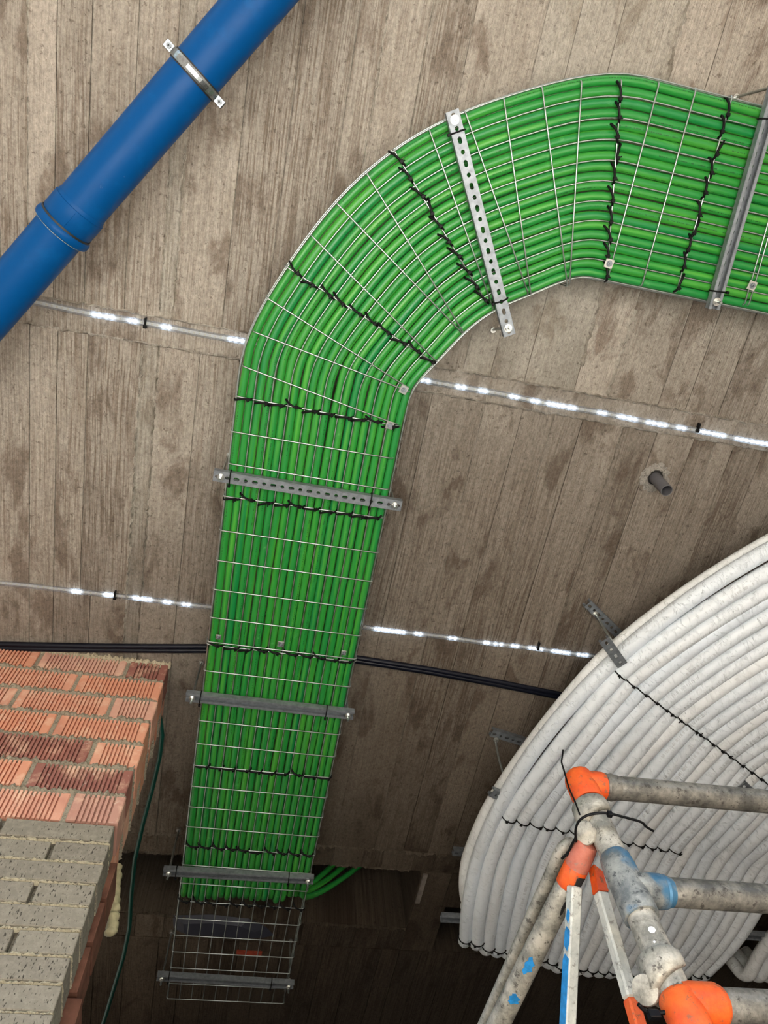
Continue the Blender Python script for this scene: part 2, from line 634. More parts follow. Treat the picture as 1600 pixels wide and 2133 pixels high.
def mat_led(on):
    t = NT('lit_led' if on else 'unlit_led')
    if on:
        t.p.inputs['Emission Color'].default_value = (0.80, 0.90, 1.0, 1)
        t.p.inputs['Emission Strength'].default_value = 10.0
        return t.out((0.8, 0.85, 0.9), 0.4)
    return t.out((0.55, 0.53, 0.42), 0.4)


M_LEDON, M_LEDOFF = mat_led(True), mat_led(False)


def mat_clear():
    t = NT('clear_plastic_strip')
    tr = t.new('ShaderNodeBsdfTransparent')
    tr.inputs['Color'].default_value = (0.93, 0.95, 0.97, 1)
    tl = t.new('ShaderNodeBsdfTranslucent')
    tl.inputs['Color'].default_value = (0.62, 0.66, 0.74, 1)
    t.out((0.55, 0.58, 0.62), 0.22)
    a = t.new('ShaderNodeMixShader')
    a.inputs[0].default_value = 0.5
    t.l.new(t.p.outputs[0], a.inputs[1])
    t.l.new(tl.outputs[0], a.inputs[2])
    m = t.new('ShaderNodeMixShader')
    m.inputs[0].default_value = 0.32
    t.l.new(tr.outputs[0], m.inputs[1])
    t.l.new(a.outputs[0], m.inputs[2])
    o = [q for q in t.n if q.type == 'OUTPUT_MATERIAL'][0]
    t.l.new(m.outputs[0], o.inputs[0])
    return t.m


M_CLEAR = mat_clear()

# ------------------------------------------------------------------ structure
X0, X1, Y0, Y1 = -1.7, 4.5, -1.0, 6.0
SLOT_A = (-0.50, 0.862, 2.592, 2.955)           # x0, x1, y0, y1 : hole the green conduits leave through
SLOT_B = (1.02, 2.75, 2.80, 3.10)               # hole the white pipes leave through


def slab():
    mb = MB()
    xs = sorted({X0, X1, SLOT_A[0], SLOT_A[1], SLOT_B[0], SLOT_B[1]})
    ys = sorted({Y0, Y1, SLOT_A[2], SLOT_A[3], SLOT_B[2], SLOT_B[3]})
    for i in range(len(xs) - 1):
        for j in range(len(ys) - 1):
            cx, cy = (xs[i] + xs[i + 1]) / 2, (ys[j] + ys[j + 1]) / 2
            hole = any(s[0] < cx < s[1] and s[2] < cy < s[3] for s in (SLOT_A, SLOT_B))
            mb.box((xs[i], ys[j], ZC + (0.36 if hole else 0.004)), (xs[i + 1], ys[j + 1], ZC + 0.66))
    return mb


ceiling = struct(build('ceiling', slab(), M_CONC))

# boards of the formwork printed in the concrete: each imprint is its own slightly stepped piece
rb = random.Random(5)


def boards(y0, y1, xa, xb, fixed, pale=()):
    xs = [xa]
    marks = sorted(f for f in fixed if xa < f < xb) + [xb]
    for mk in marks:
        while mk - xs[-1] > 0.19:
            w = rb.uniform(0.085, 0.15)
            if mk - xs[-1] - w < 0.06:
                break
            xs.append(xs[-1] + w)
        xs.append(mk)
    for a, b in zip(xs[:-1], xs[1:]):
        d = rb.uniform(0.0, 0.0035)
        g = 0.0015
        is_pale = any(p[0] - 1e-4 <= a and b <= p[1] + 1e-4 for p in pale)
        if is_pale:
            d = 0.0
        mb = MB()
        sk = rb.uniform(-0.004, 0.004) if not is_pale else 0
        z = ZC - d
        t = 0.0035 + d
        mb.v = [(a + g, y0, z), (b - g, y0, z), (b - g, y1, z), (a + g, y1, z),
                (a + g, y0, z + t), (b - g, y0, z + t), (b - g, y1, z + t), (a + g, y1, z + t)]
        mb.f = [(0, 3, 2, 1), (4, 5, 6, 7), (0, 1, 5, 4), (1, 2, 6, 5), (2, 3, 7, 6), (3, 0, 4, 7)]
        mb.uv = [[(0, 0)] * 4] * 6
        mb.sm = [False] * 6
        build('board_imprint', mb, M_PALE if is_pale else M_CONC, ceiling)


fixA = [-0.806, -0.734, -0.43, -0.39, 0.10, 0.215, 0.33, 0.52, 0.9, 1.02, 1.2]
fixB = [-0.80, -0.72, -0.475, -0.425, -0.30, -0.18, 0.37, 0.44, 0.62, 0.75, 0.86, 1.108, 1.45, 1.52]
boards(Y0, 0.385, X0, 2.6, fixA, pale=[(-0.43, -0.39), (0.52, 0.9)])
boards(0.475, 1.372, X0, 3.4, fixB, pale=[(-0.475, -0.425)])
boards(1.376, 2.475, X0, 3.6, fixB, pale=[(-0.475, -0.425)])
boards(2.483, 2.586, X0, 3.6, [-0.2, 0.3, 0.9, 1.6])
boards(2.592, 2.80, 0.864, 3.6, [1.0])
boards(2.80, 3.10, 0.864, 1.016, [])
boards(3.105, 5.0, -1.2, 3.6, [0.864, 1.1])
boards(2.96, 3.10, -1.2, 0.86, [])
# joint band between two pours, the strip light runs along it
for (a, b, y0, y1) in ((X0, -0.46, 0.39, 0.47), (-0.457, 0.35, 0.39, 0.47), (0.353, 1.5, 0.39, 0.47), (1.503, 3.4, 0.39, 0.47)):
    mb = MB()
    mb.box((a, y0, ZC + 0.002), (b, y1, ZC + 0.005))
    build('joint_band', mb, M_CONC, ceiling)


def fin(p, q, w, h, seed, step=0.012, mat=None):
    """ragged ridge of cement that ran out of a formwork joint"""
    rr = random.Random(seed)
    p, q = Vector(p), Vector(q)
    w *= 1.35
    h *= 1.5
    n = max(4, int((q - p).length / step))
    d = (q - p).normalized()
    s = Vector((-d.y, d.x, 0))
    vs, fs = [], []
    for i in range(n + 1):
        c = p.lerp(q, i / n) + s * rr.gauss(0, w * 0.35)
        ww = w * rr.uniform(0.3, 1.0)
        hh = h * max(0.0, rr.gauss(0.55, 0.4))
        vs += [c + s * ww, c - Vector((0, 0, hh)) + s * rr.uniform(-ww, ww) * .4, c - s * ww]
    for i in range(n):
        a = 3 * i
        fs += [(a, a + 1, a + 4, a + 3), (a + 1, a + 2, a + 5, a + 4)]
    return build('concrete_fin', MB().add(vs, fs), mat or M_PALE, ceiling)


z = ZC - 0.0005
for i, (xx, ya, yb, w, h) in enumerate([(-0.39, Y0, .385, .004, .009), (-0.43, -.1, .385, .003, .006), (-0.475, .475, 2.45, .004, .010),
                                        (-0.425, .475, 2.45, .004, .009), (0.10, Y0, .385, .004, .006), (0.37, .475, 1.5, .006, .012),
                                        (1.108, .475, 1.4, .003, .006), (-0.806, Y0, .385, .0025, .004), (-.18, .475, 1.6, .003, .005),
                                        (0.215, Y0, .385, .002, .004), (.9, Y0, .3, .006, .008), (1.02, .1, .385, .006, .010),
                                        (.62, .475, 2.4, .0025, .004), (.86, .475, 2.4, .0025, .004), (1.45, .475, 1.4, .003, .005), (1.52, .475, 1.4, .003, .006)]):
    fin((xx, ya, z), (xx, yb, z), w, h, i)
for i, (xa, xb, yy, w, h) in enumerate([(X0, 3.0, .387, .004, .008), (X0, 3.0, .473, .004, .007), (X0, 3.0, 2.479, .006, .012),
                                        (X0, .8, 2.586, .004, .008), (X0, 3.0, 1.374, .002, .003), (-.4, .86, 2.957, .005, .010)]):
    fin((xa, yy, z), (xb, yy, z), w, h, 40 + i, 0.014)
mb = MB()
p0 = at(493, 1982, H_CEIL)
p1 = at(545, 1988, H_CEIL)
mb.box((p0.x, p0.y - .015, ZC - .0045), (p1.x, p0.y + .02, ZC + .002))
build('paint_mark', mb, mat_plain('red_marking_paint', (0.30, 0.045, 0.02), 0.7, 0, 0.4, 50), ceiling)
mb = MB()
mb.box((.868, 2.60, ZC - .010), (.888, 2.78, ZC + .002))
build('timber_strip', mb, mat_plain('grey_timber', (0.16, 0.14, 0.12), .8, 0, .3, 30), ceiling)

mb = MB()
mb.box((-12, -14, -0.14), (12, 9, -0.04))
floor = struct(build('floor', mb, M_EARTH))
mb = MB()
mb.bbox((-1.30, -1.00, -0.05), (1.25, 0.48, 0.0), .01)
build('bounce_slab', mb, M_BOUNCE, floor)  # unseen slab added to bounce sunlight onto the ceiling, ground around kept dark
mb = MB()
mb.box((X0, Y1, -.1), (X1, Y1 + .2, ZC + .6))
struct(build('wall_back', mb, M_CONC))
mb = MB()
mb.box((X1, Y0, -.1), (X1 + .2, Y1, ZC + .6))
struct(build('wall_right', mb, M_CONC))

# ------------------------------------------------------------------ brick wall
YW = 1.63
XR = -0.306
wall = struct(build('wall_left', MB().box((-1.68, YW + 0.02, -.1), (XR - 0.02, YW + 0.245, ZC - 0.012)), M_MORTAR))
rw = random.Random(3)


def ribbed_brick(L, hh, dep):
    """front face towards -Y cut by vertical dovetail grooves; origin at front, lower, left corner"""
    prof = [(0.0, 0.003), (0.003, 0.0)]
    m = 0.022
    n = int((L - 2 * m) / 0.0118)
    if n > 2:
        p = (L - 2 * m) / n
        for k in range(n):
            x = m + k * p
            prof += [(x + p * .30, 0.0), (x + p * .24, 0.010), (x + p * .76, 0.010), (x + p * .70, 0.0)]
    prof += [(L - 0.003, 0.0), (L, 0.003)]
    back = [(L, dep), (0.0, dep)]
    poly = prof + back
    N = len(poly)
    vs = [(x, y, 0) for x, y in poly] + [(x, y, hh) for x, y in poly]
    fs = [(i, (i + 1) % N, N + (i + 1) % N, N + i) for i in range(N)]
    fs += [tuple(range(N))[::-1], tuple(range(N, 2 * N))]
    return MB().add(vs, fs)


_cache = {}


def brick_mesh(kind, L, hh, dep):
    k = (kind, round(L, 3), round(hh, 3), dep)
    if k not in _cache:
        mb = ribbed_brick(L, hh, dep) if kind == 'red' else MB().bbox((0, 0, 0), (L, dep, hh), 0.002)
        _cache[k] = mb.mesh('brick')
    return _cache[k]


def place_brick(kind, x, y, z0, L, hh, dep, mat):
    M = Matrix.Translation((x, y, z0)) @ Matrix.Rotation(rw.uniform(-.004, .004), 4, 'Z')
    return link('brick', brick_mesh(kind, L, hh, dep), mat, wall, M)


def bed(x0, x1, zc, y, hw, mat, amp, prof=0.006, seed=0, name='mortar_joint'):
    """rough bed joint squeezed out between two courses"""
    rr = random.Random(seed)
    n = int((x1 - x0) / 0.006)
    vs, fs = [], []
    for i in range(n + 1):
        x = x0 + (x1 - x0) * i / n
        o = y + 0.003 - prof * rr.random()
        vs += [(x, y + 0.012, zc + hw + amp * rr.random()), (x, o + .002, zc + hw * .6 + amp * rr.uniform(-.5, .8)),
               (x, o, zc - hw * .3 + amp * rr.uniform(-.6, .6)), (x, y + 0.012, zc - hw - amp * rr.random())]
    for i in range(n):
        a = 4 * i
        for k in range(3):
            fs.append((a + k, a + k + 1, a + 5 + k, a + 4 + k))
    return build(name, MB().add(vs, fs), mat, wall)


def bed_side(y0, y1, zc, x, hw, mat, amp, seed):
    rr = random.Random(seed)
    n = int((y1 - y0) / 0.008)
    vs, fs = [], []
    for i in range(n + 1):
        y = y0 + (y1 - y0) * i / n
        o = x - 0.002 + 0.004 * rr.random()
        vs += [(x - .01, y, zc + hw + amp * rr.random()), (o, y, zc + amp * rr.uniform(-.5, .5)), (x - .01, y, zc - hw - amp * rr.random())]
    for i in range(n):
        a = 3 * i
        for k in range(2):
            fs.append((a + k, a + 3 + k, a + 4 + k, a + 1 + k))
    return build('mortar_joint', MB().add(vs, fs), mat, wall)


RP = 0.1065
J = 0.013
ztop = ZC - 0.004
for c in range(7):
    zb = ztop - RP * (c + 1) + J / 2
    hh = RP - J if c else RP - J / 2 - 0.002
    ends = [XR, -0.448, -0.749, -1.05, -1.35, -1.68] if c % 2 == 0 else [XR, -0.590, -0.891, -1.19, -1.49, -1.68]
    jx = rw.uniform(-.004, .004)
    for k in range(len(ends) - 1):
        r_, l_ = ends[k] + (jx if k == 0 else -J / 2), ends[k + 1] + J / 2
        place_brick('red', l_, YW + rw.uniform(-.002, .003), zb, r_ - l_, hh, 0.122, M_RED)
    place_brick('plain', XR - .14 - .005 + rw.uniform(-.006, .002), YW + .134, zb, .14, hh, 0.122, M_RED)
    zc = zb - J / 2
    if c < 6:
        bed(-1.3, XR - .004, zc, YW, J / 2, M_MORTAR, .007, .013, c)
        bed_side(YW + .004, YW + .25, zc, XR, J / 2 * .7, M_MORTAR, .003, 20 + c)
    mb = MB()
    for k in range(1, len(ends) - 1):
        mb.box((ends[k] - J / 2 - .002, YW + .006, zb - .004), (ends[k] + J / 2 + .002, YW + .03, zb + hh + .004))
    build('mortar_joint', mb, M_MORTAR, wall)
bed(-1.3, XR + .006, ztop + .000, YW - .004, .011, M_CREAM, .009, .014, 99)
zg = ztop - RP * 7
GP, GJ = 0.0612, 0.0085
for c in range(15):
    zb = zg - GP * (c + 1) + GJ / 2 - .004
    hh = GP - GJ
    ends = [XR, -0.590, -0.888, -1.186, -1.68] if c % 2 == 0 else [XR, -0.445, -0.743, -1.041, -1.68]
    for k in range(len(ends) - 1):
        r_, l_ = ends[k] + (rw.uniform(-.003, .002) if k == 0 else -.006), ends[k + 1] + .006
        place_brick('grey', l_, YW - .006 + rw.uniform(-.002, .003), zb, r_ - l_, hh, 0.113, M_GREY)
    zc = zb - GJ / 2
    bed(-1.3, XR - .002, zc, YW - .006, GJ / 2 * .75, M_CREAM, .0035, .006, 50 + c)
    bed_side(YW - .004, YW + .106, zc, XR, GJ / 2, M_CREAM, .002, 70 + c)
    if c % 2 == 0:
        place_brick('plain', XR - .14 + (.012 if c < 5 else .028), YW + .125, zb - GP, .14, 2 * GP - .012, 0.128, M_BROWN)
# foam squeezed out behind the wall
rr = random.Random(8)
pts, rs = [], []
for i in range(26):
    q = at_y(244 - 12 * i / 25 + rr.uniform(-1.5, 1.5), 1800 + 148 * i / 25, 1.90)
    pts.append(q)
    rs.append(0.010 + 0.006 * abs(math.sin(i * 1.1)) + rr.uniform(0, .004))
rs[0] = rs[-1] = .005
build('foam_bead', MB().tube(pts, rs, 10), M_FOAM, wall)

# ------------------------------------------------------------------ cable tray with green conduits
CX, CY, RC = 0.785, 0.478, 0.697
LA = 3.25 - CY
NARC = math.pi / 2 * RC
LC = 1.05


def arc_r(a):
    return RC - 0.047 * (1 - abs(math.cos(2 * a)) ** 6)


def tray_xy(s, o):
    """s along the tray (0 at its far end), o sideways, positive to the outside of the bend"""
    if s < LA:
        return (CX - RC - o, 3.25 - s)
    if s < LA + NARC:
        a = (s - LA) / RC
        r = arc_r(a) + o
        return (CX - r * math.cos(a), CY - r * math.sin(a))
    return (CX + s - LA - NARC, CY - RC - o)


def tray_run(o, h, s0, s1, step_a=0.25, step_b=0.035, wob=None):
    ss = []
    s = s0
    while s < s1:
        ss.append(s)
        s += step_b if LA - .05 < s < LA + NARC + .05 else step_a
    ss.append(s1)
    out = []
    for s in ss:
        ow, hw = wob(s) if wob else (0, 0)
        x, y = tray_xy(s, o + ow)
        out.append(Vector((x, y, h + hw + CZ)))
    return out


tray = thing('wire_cable_tray', 'galvanised wire mesh cable tray bending under the green conduits', 'cable tray', tuple(Vector((0.088, 1.2, H_TRAY + CZ))))
WR = 0.0021
S_END = LA + NARC + LC
for k in range(11):
    o = -0.25 + 0.05 * k
    build('long_wire', MB().tube(tray_run(o, H_TRAY + WR, 0.02, S_END), WR, 6), M_WIRE, tray)
for sg in (-1, 1):
    for hh in (0.030, 0.060):
        build('side_wire', MB().tube(tray_run(sg * 0.2535, H_TRAY + hh, 0.02, S_END), WR * 1.15, 6), M_WIRE, tray)

# cross wires: (outer end, inner end) as seen on the bend, plus a 100 mm pitch on the straight run
PX = {'t1': ((822, 315), (1015, 632)), 'w2': ((895, 272), (1027, 640)), 'w3': ((970, 235), (1100, 610)),
      'w4': ((1050, 207), (1106, 611)), 'w5': ((1130, 185), (1182, 593)), 'w6': ((1212, 172), (1187, 590)),
      't7': ((1295, 170), (1264, 582)), 'w8': ((1373, 175), (1267, 578)), 'w9': ((1450, 187), (1338, 593)),
      't10': ((1525, 203), (1410, 606)), 'w11': ((1668, 228), (1552, 632)), 'w12': ((1676, 230), (1561, 633)),
      'ta': ((597, 556), (904, 755)), 'wA': ((650, 492), (908, 752)), 'wB': ((703, 425), (961, 692)), 'wC': ((765, 363), (964, 690)),
      'wD': ((557, 621), (848, 806)), 'wE': ((531, 692), (850, 815)), 'wF': ((509, 764), (826, 884)), 'tb': ((494, 826), (831, 888)),
      'wG': ((484, 899), (816, 955)), 'wH': ((479, 966), (805, 1020)), 'tc': ((469, 1034), (796, 1079))}
cross = []
for k, (a, b) in PX.items():
    cross.append((at(*a, H_TRAY - WR), at(*b, H_TRAY - WR), k.startswith('t')))
for k in range(1, 24):
    y = 0.867 + 0.1 * k + (0.0065 * k if k < 9 else 0.055)
    xl, xr = CX - RC - .25, CX - RC + .25
    is_t = any(abs(y - q) < .055 for q in (1.375, 1.90, 2.31, 2.61))
    cross.append((Vector((xl, y, H_TRAY - WR + CZ)), Vector((xr, y + .004, H_TRAY - WR + CZ)), is_t))
cross.append((Vector((CX - RC - .25, 1.388, H_TRAY - WR + CZ)), Vector((CX - RC + .25, 1.392, H_TRAY - WR + CZ)), False))


def u_wire(a, b, hs=0.062):
    d = (b - a).normalized()
    up = Vector((0, 0, 1))
    c = 0.008
    a2, b2 = a - d * 0.005, b + d * 0.005
    return [a2 + up * hs, a2 + up * c, a2 + up * c * .35 + d * c * .3, a2 + d * c, b2 - d * c, b2 + up * c * .35 - d * c * .3, b2 + up * c, b2 + up * hs]


# cable ties: three hand-pulled variants that share their meshes
def tie_mesh(seed):
    r_ = random.Random(seed)
    mb = MB()
    y0, y1 = r_.uniform(.008, .014), r_.uniform(-.004, .003)
    pts = [(-.027, y0, .016), (-.024, y0, .004), (-.012, y0 * .45, -.0045), (0.004, 0.001, -.006), (.016, y1, -.005), (.023, y1 - .002, -.001), (.027, y1 - .002, .012)]
    pts = [Vector(p) for p in pts]
    fine = []
    for i in range(len(pts) - 1):
        for q in range(3):
            fine.append(pts[i].lerp(pts[i + 1], q / 3))
    fine.append(pts[-1])
    mb.tube(fine, 0.0034, 6)
    hx = r_.uniform(.008, .018)
    mb.bbox((hx - .0045, y1 - .005, -.0115), (hx + .0045, y1 + .005, -.004), .001)
    e = Vector((hx, y1, -.008))
    mb.tube([e, e + Vector((r_.uniform(-.004, .008), r_.uniform(.004, .011) * r_.choice((-1, 1)), -.002))], .0018, 5)
    return mb.mesh('cable_tie')


TIES = [tie_mesh(i) for i in range(4)]
for a, b, is_t in cross:
    build('cross_wire', MB().tube(u_wire(a, b), WR, 6), M_WIRE, tray)
    if is_t:
        n = 10
        d = (b - a).normalized()
        flip = rw.choice((-1, 1))
        for k in range(n):
            p = a.lerp(b, (k + 0.5 + rw.uniform(-.12, .12)) / n)
            M = frame(p + Vector((0, 0, .001)), d)
            M = M @ Matrix.Diagonal((1, flip if rw.random() < .8 else -flip, 1, 1)) @ Matrix.Rotation(rw.uniform(-.12, .12), 4, 'Z')
            link('cable_tie', TIES[rw.randrange(4)], M_BLACK, tray, M)


def hexa(mb, c, r, h, ax=Vector((0, 0, 1)), rot=0.3):
    M = frame(c, ax.orthogonal(), ax)
    mb.prism([(r * math.cos(rot + k * math.pi / 3), r * math.sin(rot + k * math.pi / 3)) for k in range(6)], 0, h, M)
    return mb


def splice(px, py, size, dirv):
    p = at(px, py, H_TRAY - .008)
    M = frame(p, dirv)
    o = link('splice_plate', MB().bbox((-size, -size, -.0012), (size, size, .0012), .0006, M).mesh('splice_plate'), M_BOLT, tray)
    mb = MB()
    hexa(mb, p - Vector((0, 0, .007)), size * .55, .006)
    mb.lathe([(0, size * .7), (.0012, size * .7)], p - Vector((0, 0, .0024)), (0, 0, 1), 16)
    mb.lathe([(0, size * .26), (.01, size * .26)], p - Vector((0, 0, .012)), (0, 0, 1), 10)
    build('bolt', mb, M_STEEL, o)


for (x, y, s, dv) in ((1269, 549, .0125, (1, .1, 0)), (1567, 595, .0125, (1, .1, 0)), (841, 812, .012, (1, .3, 0)), (812, 886, .012, (1, .1, 0)),
                      (455, 1327, .009, (1, 0, 0)), (585, 1342, .011, (1, 0, 0)), (716, 1360, .009, (1, 0, 0))):
    splice(x, y, s, dv)

rc = random.Random(21)
CR = 0.0122
NC = 20
for i in range(NC):
    o = 0.2365 - i * (0.473 / (NC - 1))
    ph, am = rc.uniform(0, 6.28), rc.uniform(.0004, .0016)
    dh = rc.choice((0, 0, .001, .0025))

    def wob(s, ph=ph, am=am, dh=dh):
        return (am * math.sin(s * 5.1 + ph), dh + abs(am * math.sin(s * 3.3 + ph * 2)))
    h = H_TRAY + 2 * WR + CR + 0.0004
    xs_ = CX - RC - o
    ye = 2.575 + rc.uniform(-.012, .02)
    bend = []
    if i < NC - 3:
        for k in range(10, 0, -1):
            a = math.pi / 2 * k / 10
            bend.append(Vector((xs_, ye + .085 * math.sin(a), h + dh + .085 * (1 - math.cos(a)) + CZ)))
        bend = [Vector((xs_, ye + .088, h + .50 + CZ))] + bend
    else:
        j = i - (NC - 3)
        p0 = Vector((xs_, ye - .02, h + CZ))
        p1 = Vector((xs_ + .01, ye + .05 + .02 * j, h + .03 + CZ))
        p2 = Vector((xs_ + .14, ye + .12 + .02 * j, h + .16 + CZ))
        p3 = Vector((xs_ + .30 + .03 * j, ye + .17 + .03 * j, h + .42 + CZ))
        for k in range(12, 0, -1):
            t = k / 12
            bend.append(p0 * (1 - t) ** 3 + p1 * 3 * t * (1 - t) ** 2 + p2 * 3 * t * t * (1 - t) + p3 * t ** 3)
    run = tray_run(o, h, 3.25 - ye, S_END, .12, .03, wob)
    ordn = ['outermost', 'second', 'third', 'fourth', 'fifth', 'sixth', 'seventh', 'eighth', 'ninth', 'tenth', 'eleventh', 'twelfth', 'thirteenth',
            'fourteenth', 'fifteenth', 'sixteenth', 'seventeenth', 'eighteenth', 'nineteenth', 'innermost']
    lab = ('outermost green conduit lying along the outside edge of the tray bend' if i == 0 else
           'innermost green conduit lying along the inside edge of the tray bend' if i == NC - 1 else
           '%s green conduit counted from the outside edge of the tray bend' % ordn[i])
    ob = build('green_conduit', MB().tube(bend + run, CR, 10), M_GREEN)
    tag(ob, lab, 'conduit', 'green conduits in the wire tray')


# ------------------------------------------------------------------ slotted channels and hangers
def slot_poly(L, W, n=12):
    r = W / 2
    out = []
    for k in range(n):
        a = 2 * math.pi * (k + .5) / n
        x, y = r * math.cos(a), r * math.sin(a)
        out.append((x + (L / 2 - r) * (1 if x > 0 else -1), y))
    return out


def channel_mesh(L, open_down=False, w=0.032, hh=0.021, pitch=0.027):
    """strut channel along +X, slotted web at the bottom (or at the top when open_down)"""
    mb = MB()
    n = max(1, int(L / pitch))
    p = L / n
    for k in range(n):
        x0 = k * p
        cx = x0 + p / 2
        hole = slot_poly(.0175 if k % 2 == 0 else .0115, .0105)
        rect = []
        for (hx, hy) in hole:
            a = math.atan2(hy / (w / 2), hx / (p / 2))
            ca, sa = math.cos(a), math.sin(a)
            q = 1 / max(abs(ca), abs(sa))
            rect.append((ca * q * p / 2, sa * q * w / 2))
        # make sure the cell corners are kept
        N = len(hole)
        vs = [(cx + x, y, 0) for x, y in hole] + [(cx + x, y, 0) for x, y in rect]
        fs = []
        for i in range(N):
            j = (i + 1) % N
            r0, r1 = rect[i], rect[j]
            if abs(abs(r0[0]) - p / 2) < 1e-6 and abs(abs(r1[1]) - w / 2) < 1e-6 and abs(abs(r1[0]) - p / 2) > 1e-6 or \
               abs(abs(r0[1]) - w / 2) < 1e-6 and abs(abs(r1[0]) - p / 2) < 1e-6 and abs(abs(r0[0]) - p / 2) > 1e-6:
                sx = math.copysign(p / 2, r0[0] if abs(abs(r0[0]) - p / 2) < 1e-6 else r1[0])
                sy = math.copysign(w / 2, r0[1] if abs(abs(r0[1]) - w / 2) < 1e-6 else r1[1])
                vs.append((cx + sx, sy, 0))
                fs.append((i, j, N + j, len(vs) - 1, N + i))
            else:
                fs.append((i, j, N + j, N + i))
        mb.add(vs, fs)
    for s in (-1, 1):
        y = s * w / 2
        mb.add([(0, y, 0), (L, y, 0), (L, y, hh), (0, y, hh)], [(0, 1, 2, 3)])
        yl = s * (w / 2 - .007)
        mb.add([(0, y, hh), (L, y, hh), (L, yl, hh), (0, yl, hh)], [(0, 1, 2, 3)])
        mb.add([(0, yl, hh), (L, yl, hh), (L, yl, hh - .006), (0, yl, hh - .006)], [(0, 1, 2, 3)])
    me = mb.mesh('channel')
    if open_down:
        for v in me.vertices:
            v.co.z = hh - v.co.z
            v.co.y = -v.co.y
    return me


def channel(parent, p, q, open_down=False, name='channel', w=.032, hh=.021, top_h=None):
    d = Vector(q) - Vector(p)
    o = link(name, channel_mesh(d.length, open_down, w, hh), M_STEEL, parent, frame(p, d))
    md = o.modifiers.new('thick', 'SOLIDIFY')
    md.thickness = 0.0022
    md.offset = 0
    return o


def rod(parent, bottom, top, r=.0042):
    b, t = Vector(bottom), Vector(top)
    ax = (t - b).normalized()
    n = int((t - b).length / .004)
    prof = []
    for k in range(n + 1):
        prof.append((k * .004, r if k % 2 else r * .88))
    o = build('threaded_rod', MB().lathe(prof, b, ax, 8), M_WIRE, parent)
    return o


def nuts(parent, p, hh, ax=Vector((0, 0, 1))):
    mb = MB()
    hexa(mb, p + Vector((0, 0, -.011)), .0085, .0075, ax)
    build('nut', mb, M_BOLT, parent)
    build('washer', MB().lathe([(0, .0115), (.0016, .0115)], p + Vector((0, 0, -.0035)), ax, 14), M_BOLT, parent)
    mb = MB()
    hexa(mb, p + Vector((0, 0, hh + .002)), .0085, .0075, ax)
    build('nut', mb, M_BOLT, parent)


def anchor(parent, p):
    mb = MB()
    mb.lathe([(-.012, .0055), (-.012, .0085), (.006, .0085)], p, (0, 0, 1), 12)
    build('ceiling_anchor', mb, M_BOLT, parent)


def hanger(a, b, label, open_down=False, tops=(None, None), drop=.028, z=None):
    """a, b: channel ends as seen on the underside of the tray"""
    d = (b - a).normalized()
    ht = .021
    zz = H_TRAY + CZ - 2 * WR - ht - .002
    a = Vector((a.x, a.y, zz))
    b = Vector((b.x, b.y, zz))
    t = thing('trapeze_hanger', label, 'hanger', tuple((a + b) / 2), 'trapeze hangers under the wire tray')
    channel(t, a, b, open_down)
    for e, s, tp in ((a, 1, tops[0]), (b, -1, tops[1])):
        p = e + d * s * .022
        top = Vector((p.x, p.y, ZC)) if tp is None else Vector((tp.x, tp.y, ZC))
        ax = (top - p).normalized()
        rod(t, p - ax * drop, top)
        nuts(t, p, ht)
        anchor(t, Vector((top.x, top.y, ZC)))
    for f in (.085, .83):
        p = a.lerp(b, f)
        mb = MB()
        sd = Vector((-d.y, d.x, 0))
        loop = [p + sd * .023 * math.cos(k / 12 * 6.2832) + Vector((0, 0, .0105 + .0185 * math.sin(k / 12 * 6.2832))) for k in range(12)]
        mb.tube(loop, .0022, 6, closed=True)
        mb.bbox((-.004, -.004, -.004), (.004, .004, .004), .001, frame(p + sd * .024 + Vector((0, 0, -.003)), d))
        build('cable_tie', mb, M_BLACK, t)
    return t


hanger(at(445, 989, H_TRAY - .02), at(836, 1053, H_TRAY - .02), 'slotted trapeze hanger just below the bend, with ties above and below it')
hanger(at(387, 1450, H_TRAY - .02), at(737, 1489, H_TRAY - .02), 'trapeze hanger crossing the green conduits level with the red brick wall top', True)
hanger(at(340, 1815, H_TRAY - .02), at(653, 1833, H_TRAY - .02), 'trapeze hanger where the green conduits turn up into the dark slot', True)
hanger(at(327, 2034, H_TRAY - .02), at(612, 2052, H_TRAY - .02), 'trapeze hanger under the empty end of the wire tray', True)
hanger(at(941, 231, H_TRAY - .02), at(1061, 698, H_TRAY - .02), 'slotted trapeze hanger running diagonally across the crown of the green bend',
       tops=(None, at(1026, 687, H_CEIL)))
e0 = at(1485, 644, H_TRAY - .02)
hanger(e0, e0 + Vector((-.042, -.585, 0)), 'trapeze hanger crossing the green conduits at the right edge of the photo', True)

# ------------------------------------------------------------------ blue drain pipe
A0 = at(540, 0, 2.0)
A1 = at(0, 627, 1.985)
ax = (A1 - A0).normalized()
PR = 0.0615
ring_c = at(133, 472, 1.99)
s_ring = (ring_c - A0).dot(ax)
s_bell = (at(170, 428, 1.99) - A0).dot(ax)
up_pipe = thing('blue_pipe', 'upper blue plastic pipe running from the top edge down to its socket', 'pipe', tuple(A0))
build('pipe_body', MB().lathe([(-.6, PR)] + [(-.6 + k * (s_bell + .6) / 30, PR) for k in range(1, 31)], A0, ax, 48), M_BLUE, up_pipe)
L = s_ring - s_bell
build('socket', MB().lathe([(s_bell - .004, PR + .0002), (s_bell + .001, PR + .0022), (s_bell + .006, PR + .0026), (s_bell + .007, PR + .0050), (s_bell + .020, PR + .0055), (s_ring - .018, PR + .0055), (s_ring - .016, PR + .004),
                            (s_ring - .010, PR + .0045), (s_ring - .005, PR + .0105), (s_ring + .004, PR + .012), (s_ring + .011, PR + .0105), (s_ring + .014, PR + .006),
                            (s_ring + .014, PR + .001)], A0, ax, 48), M_BLUE, up_pipe)
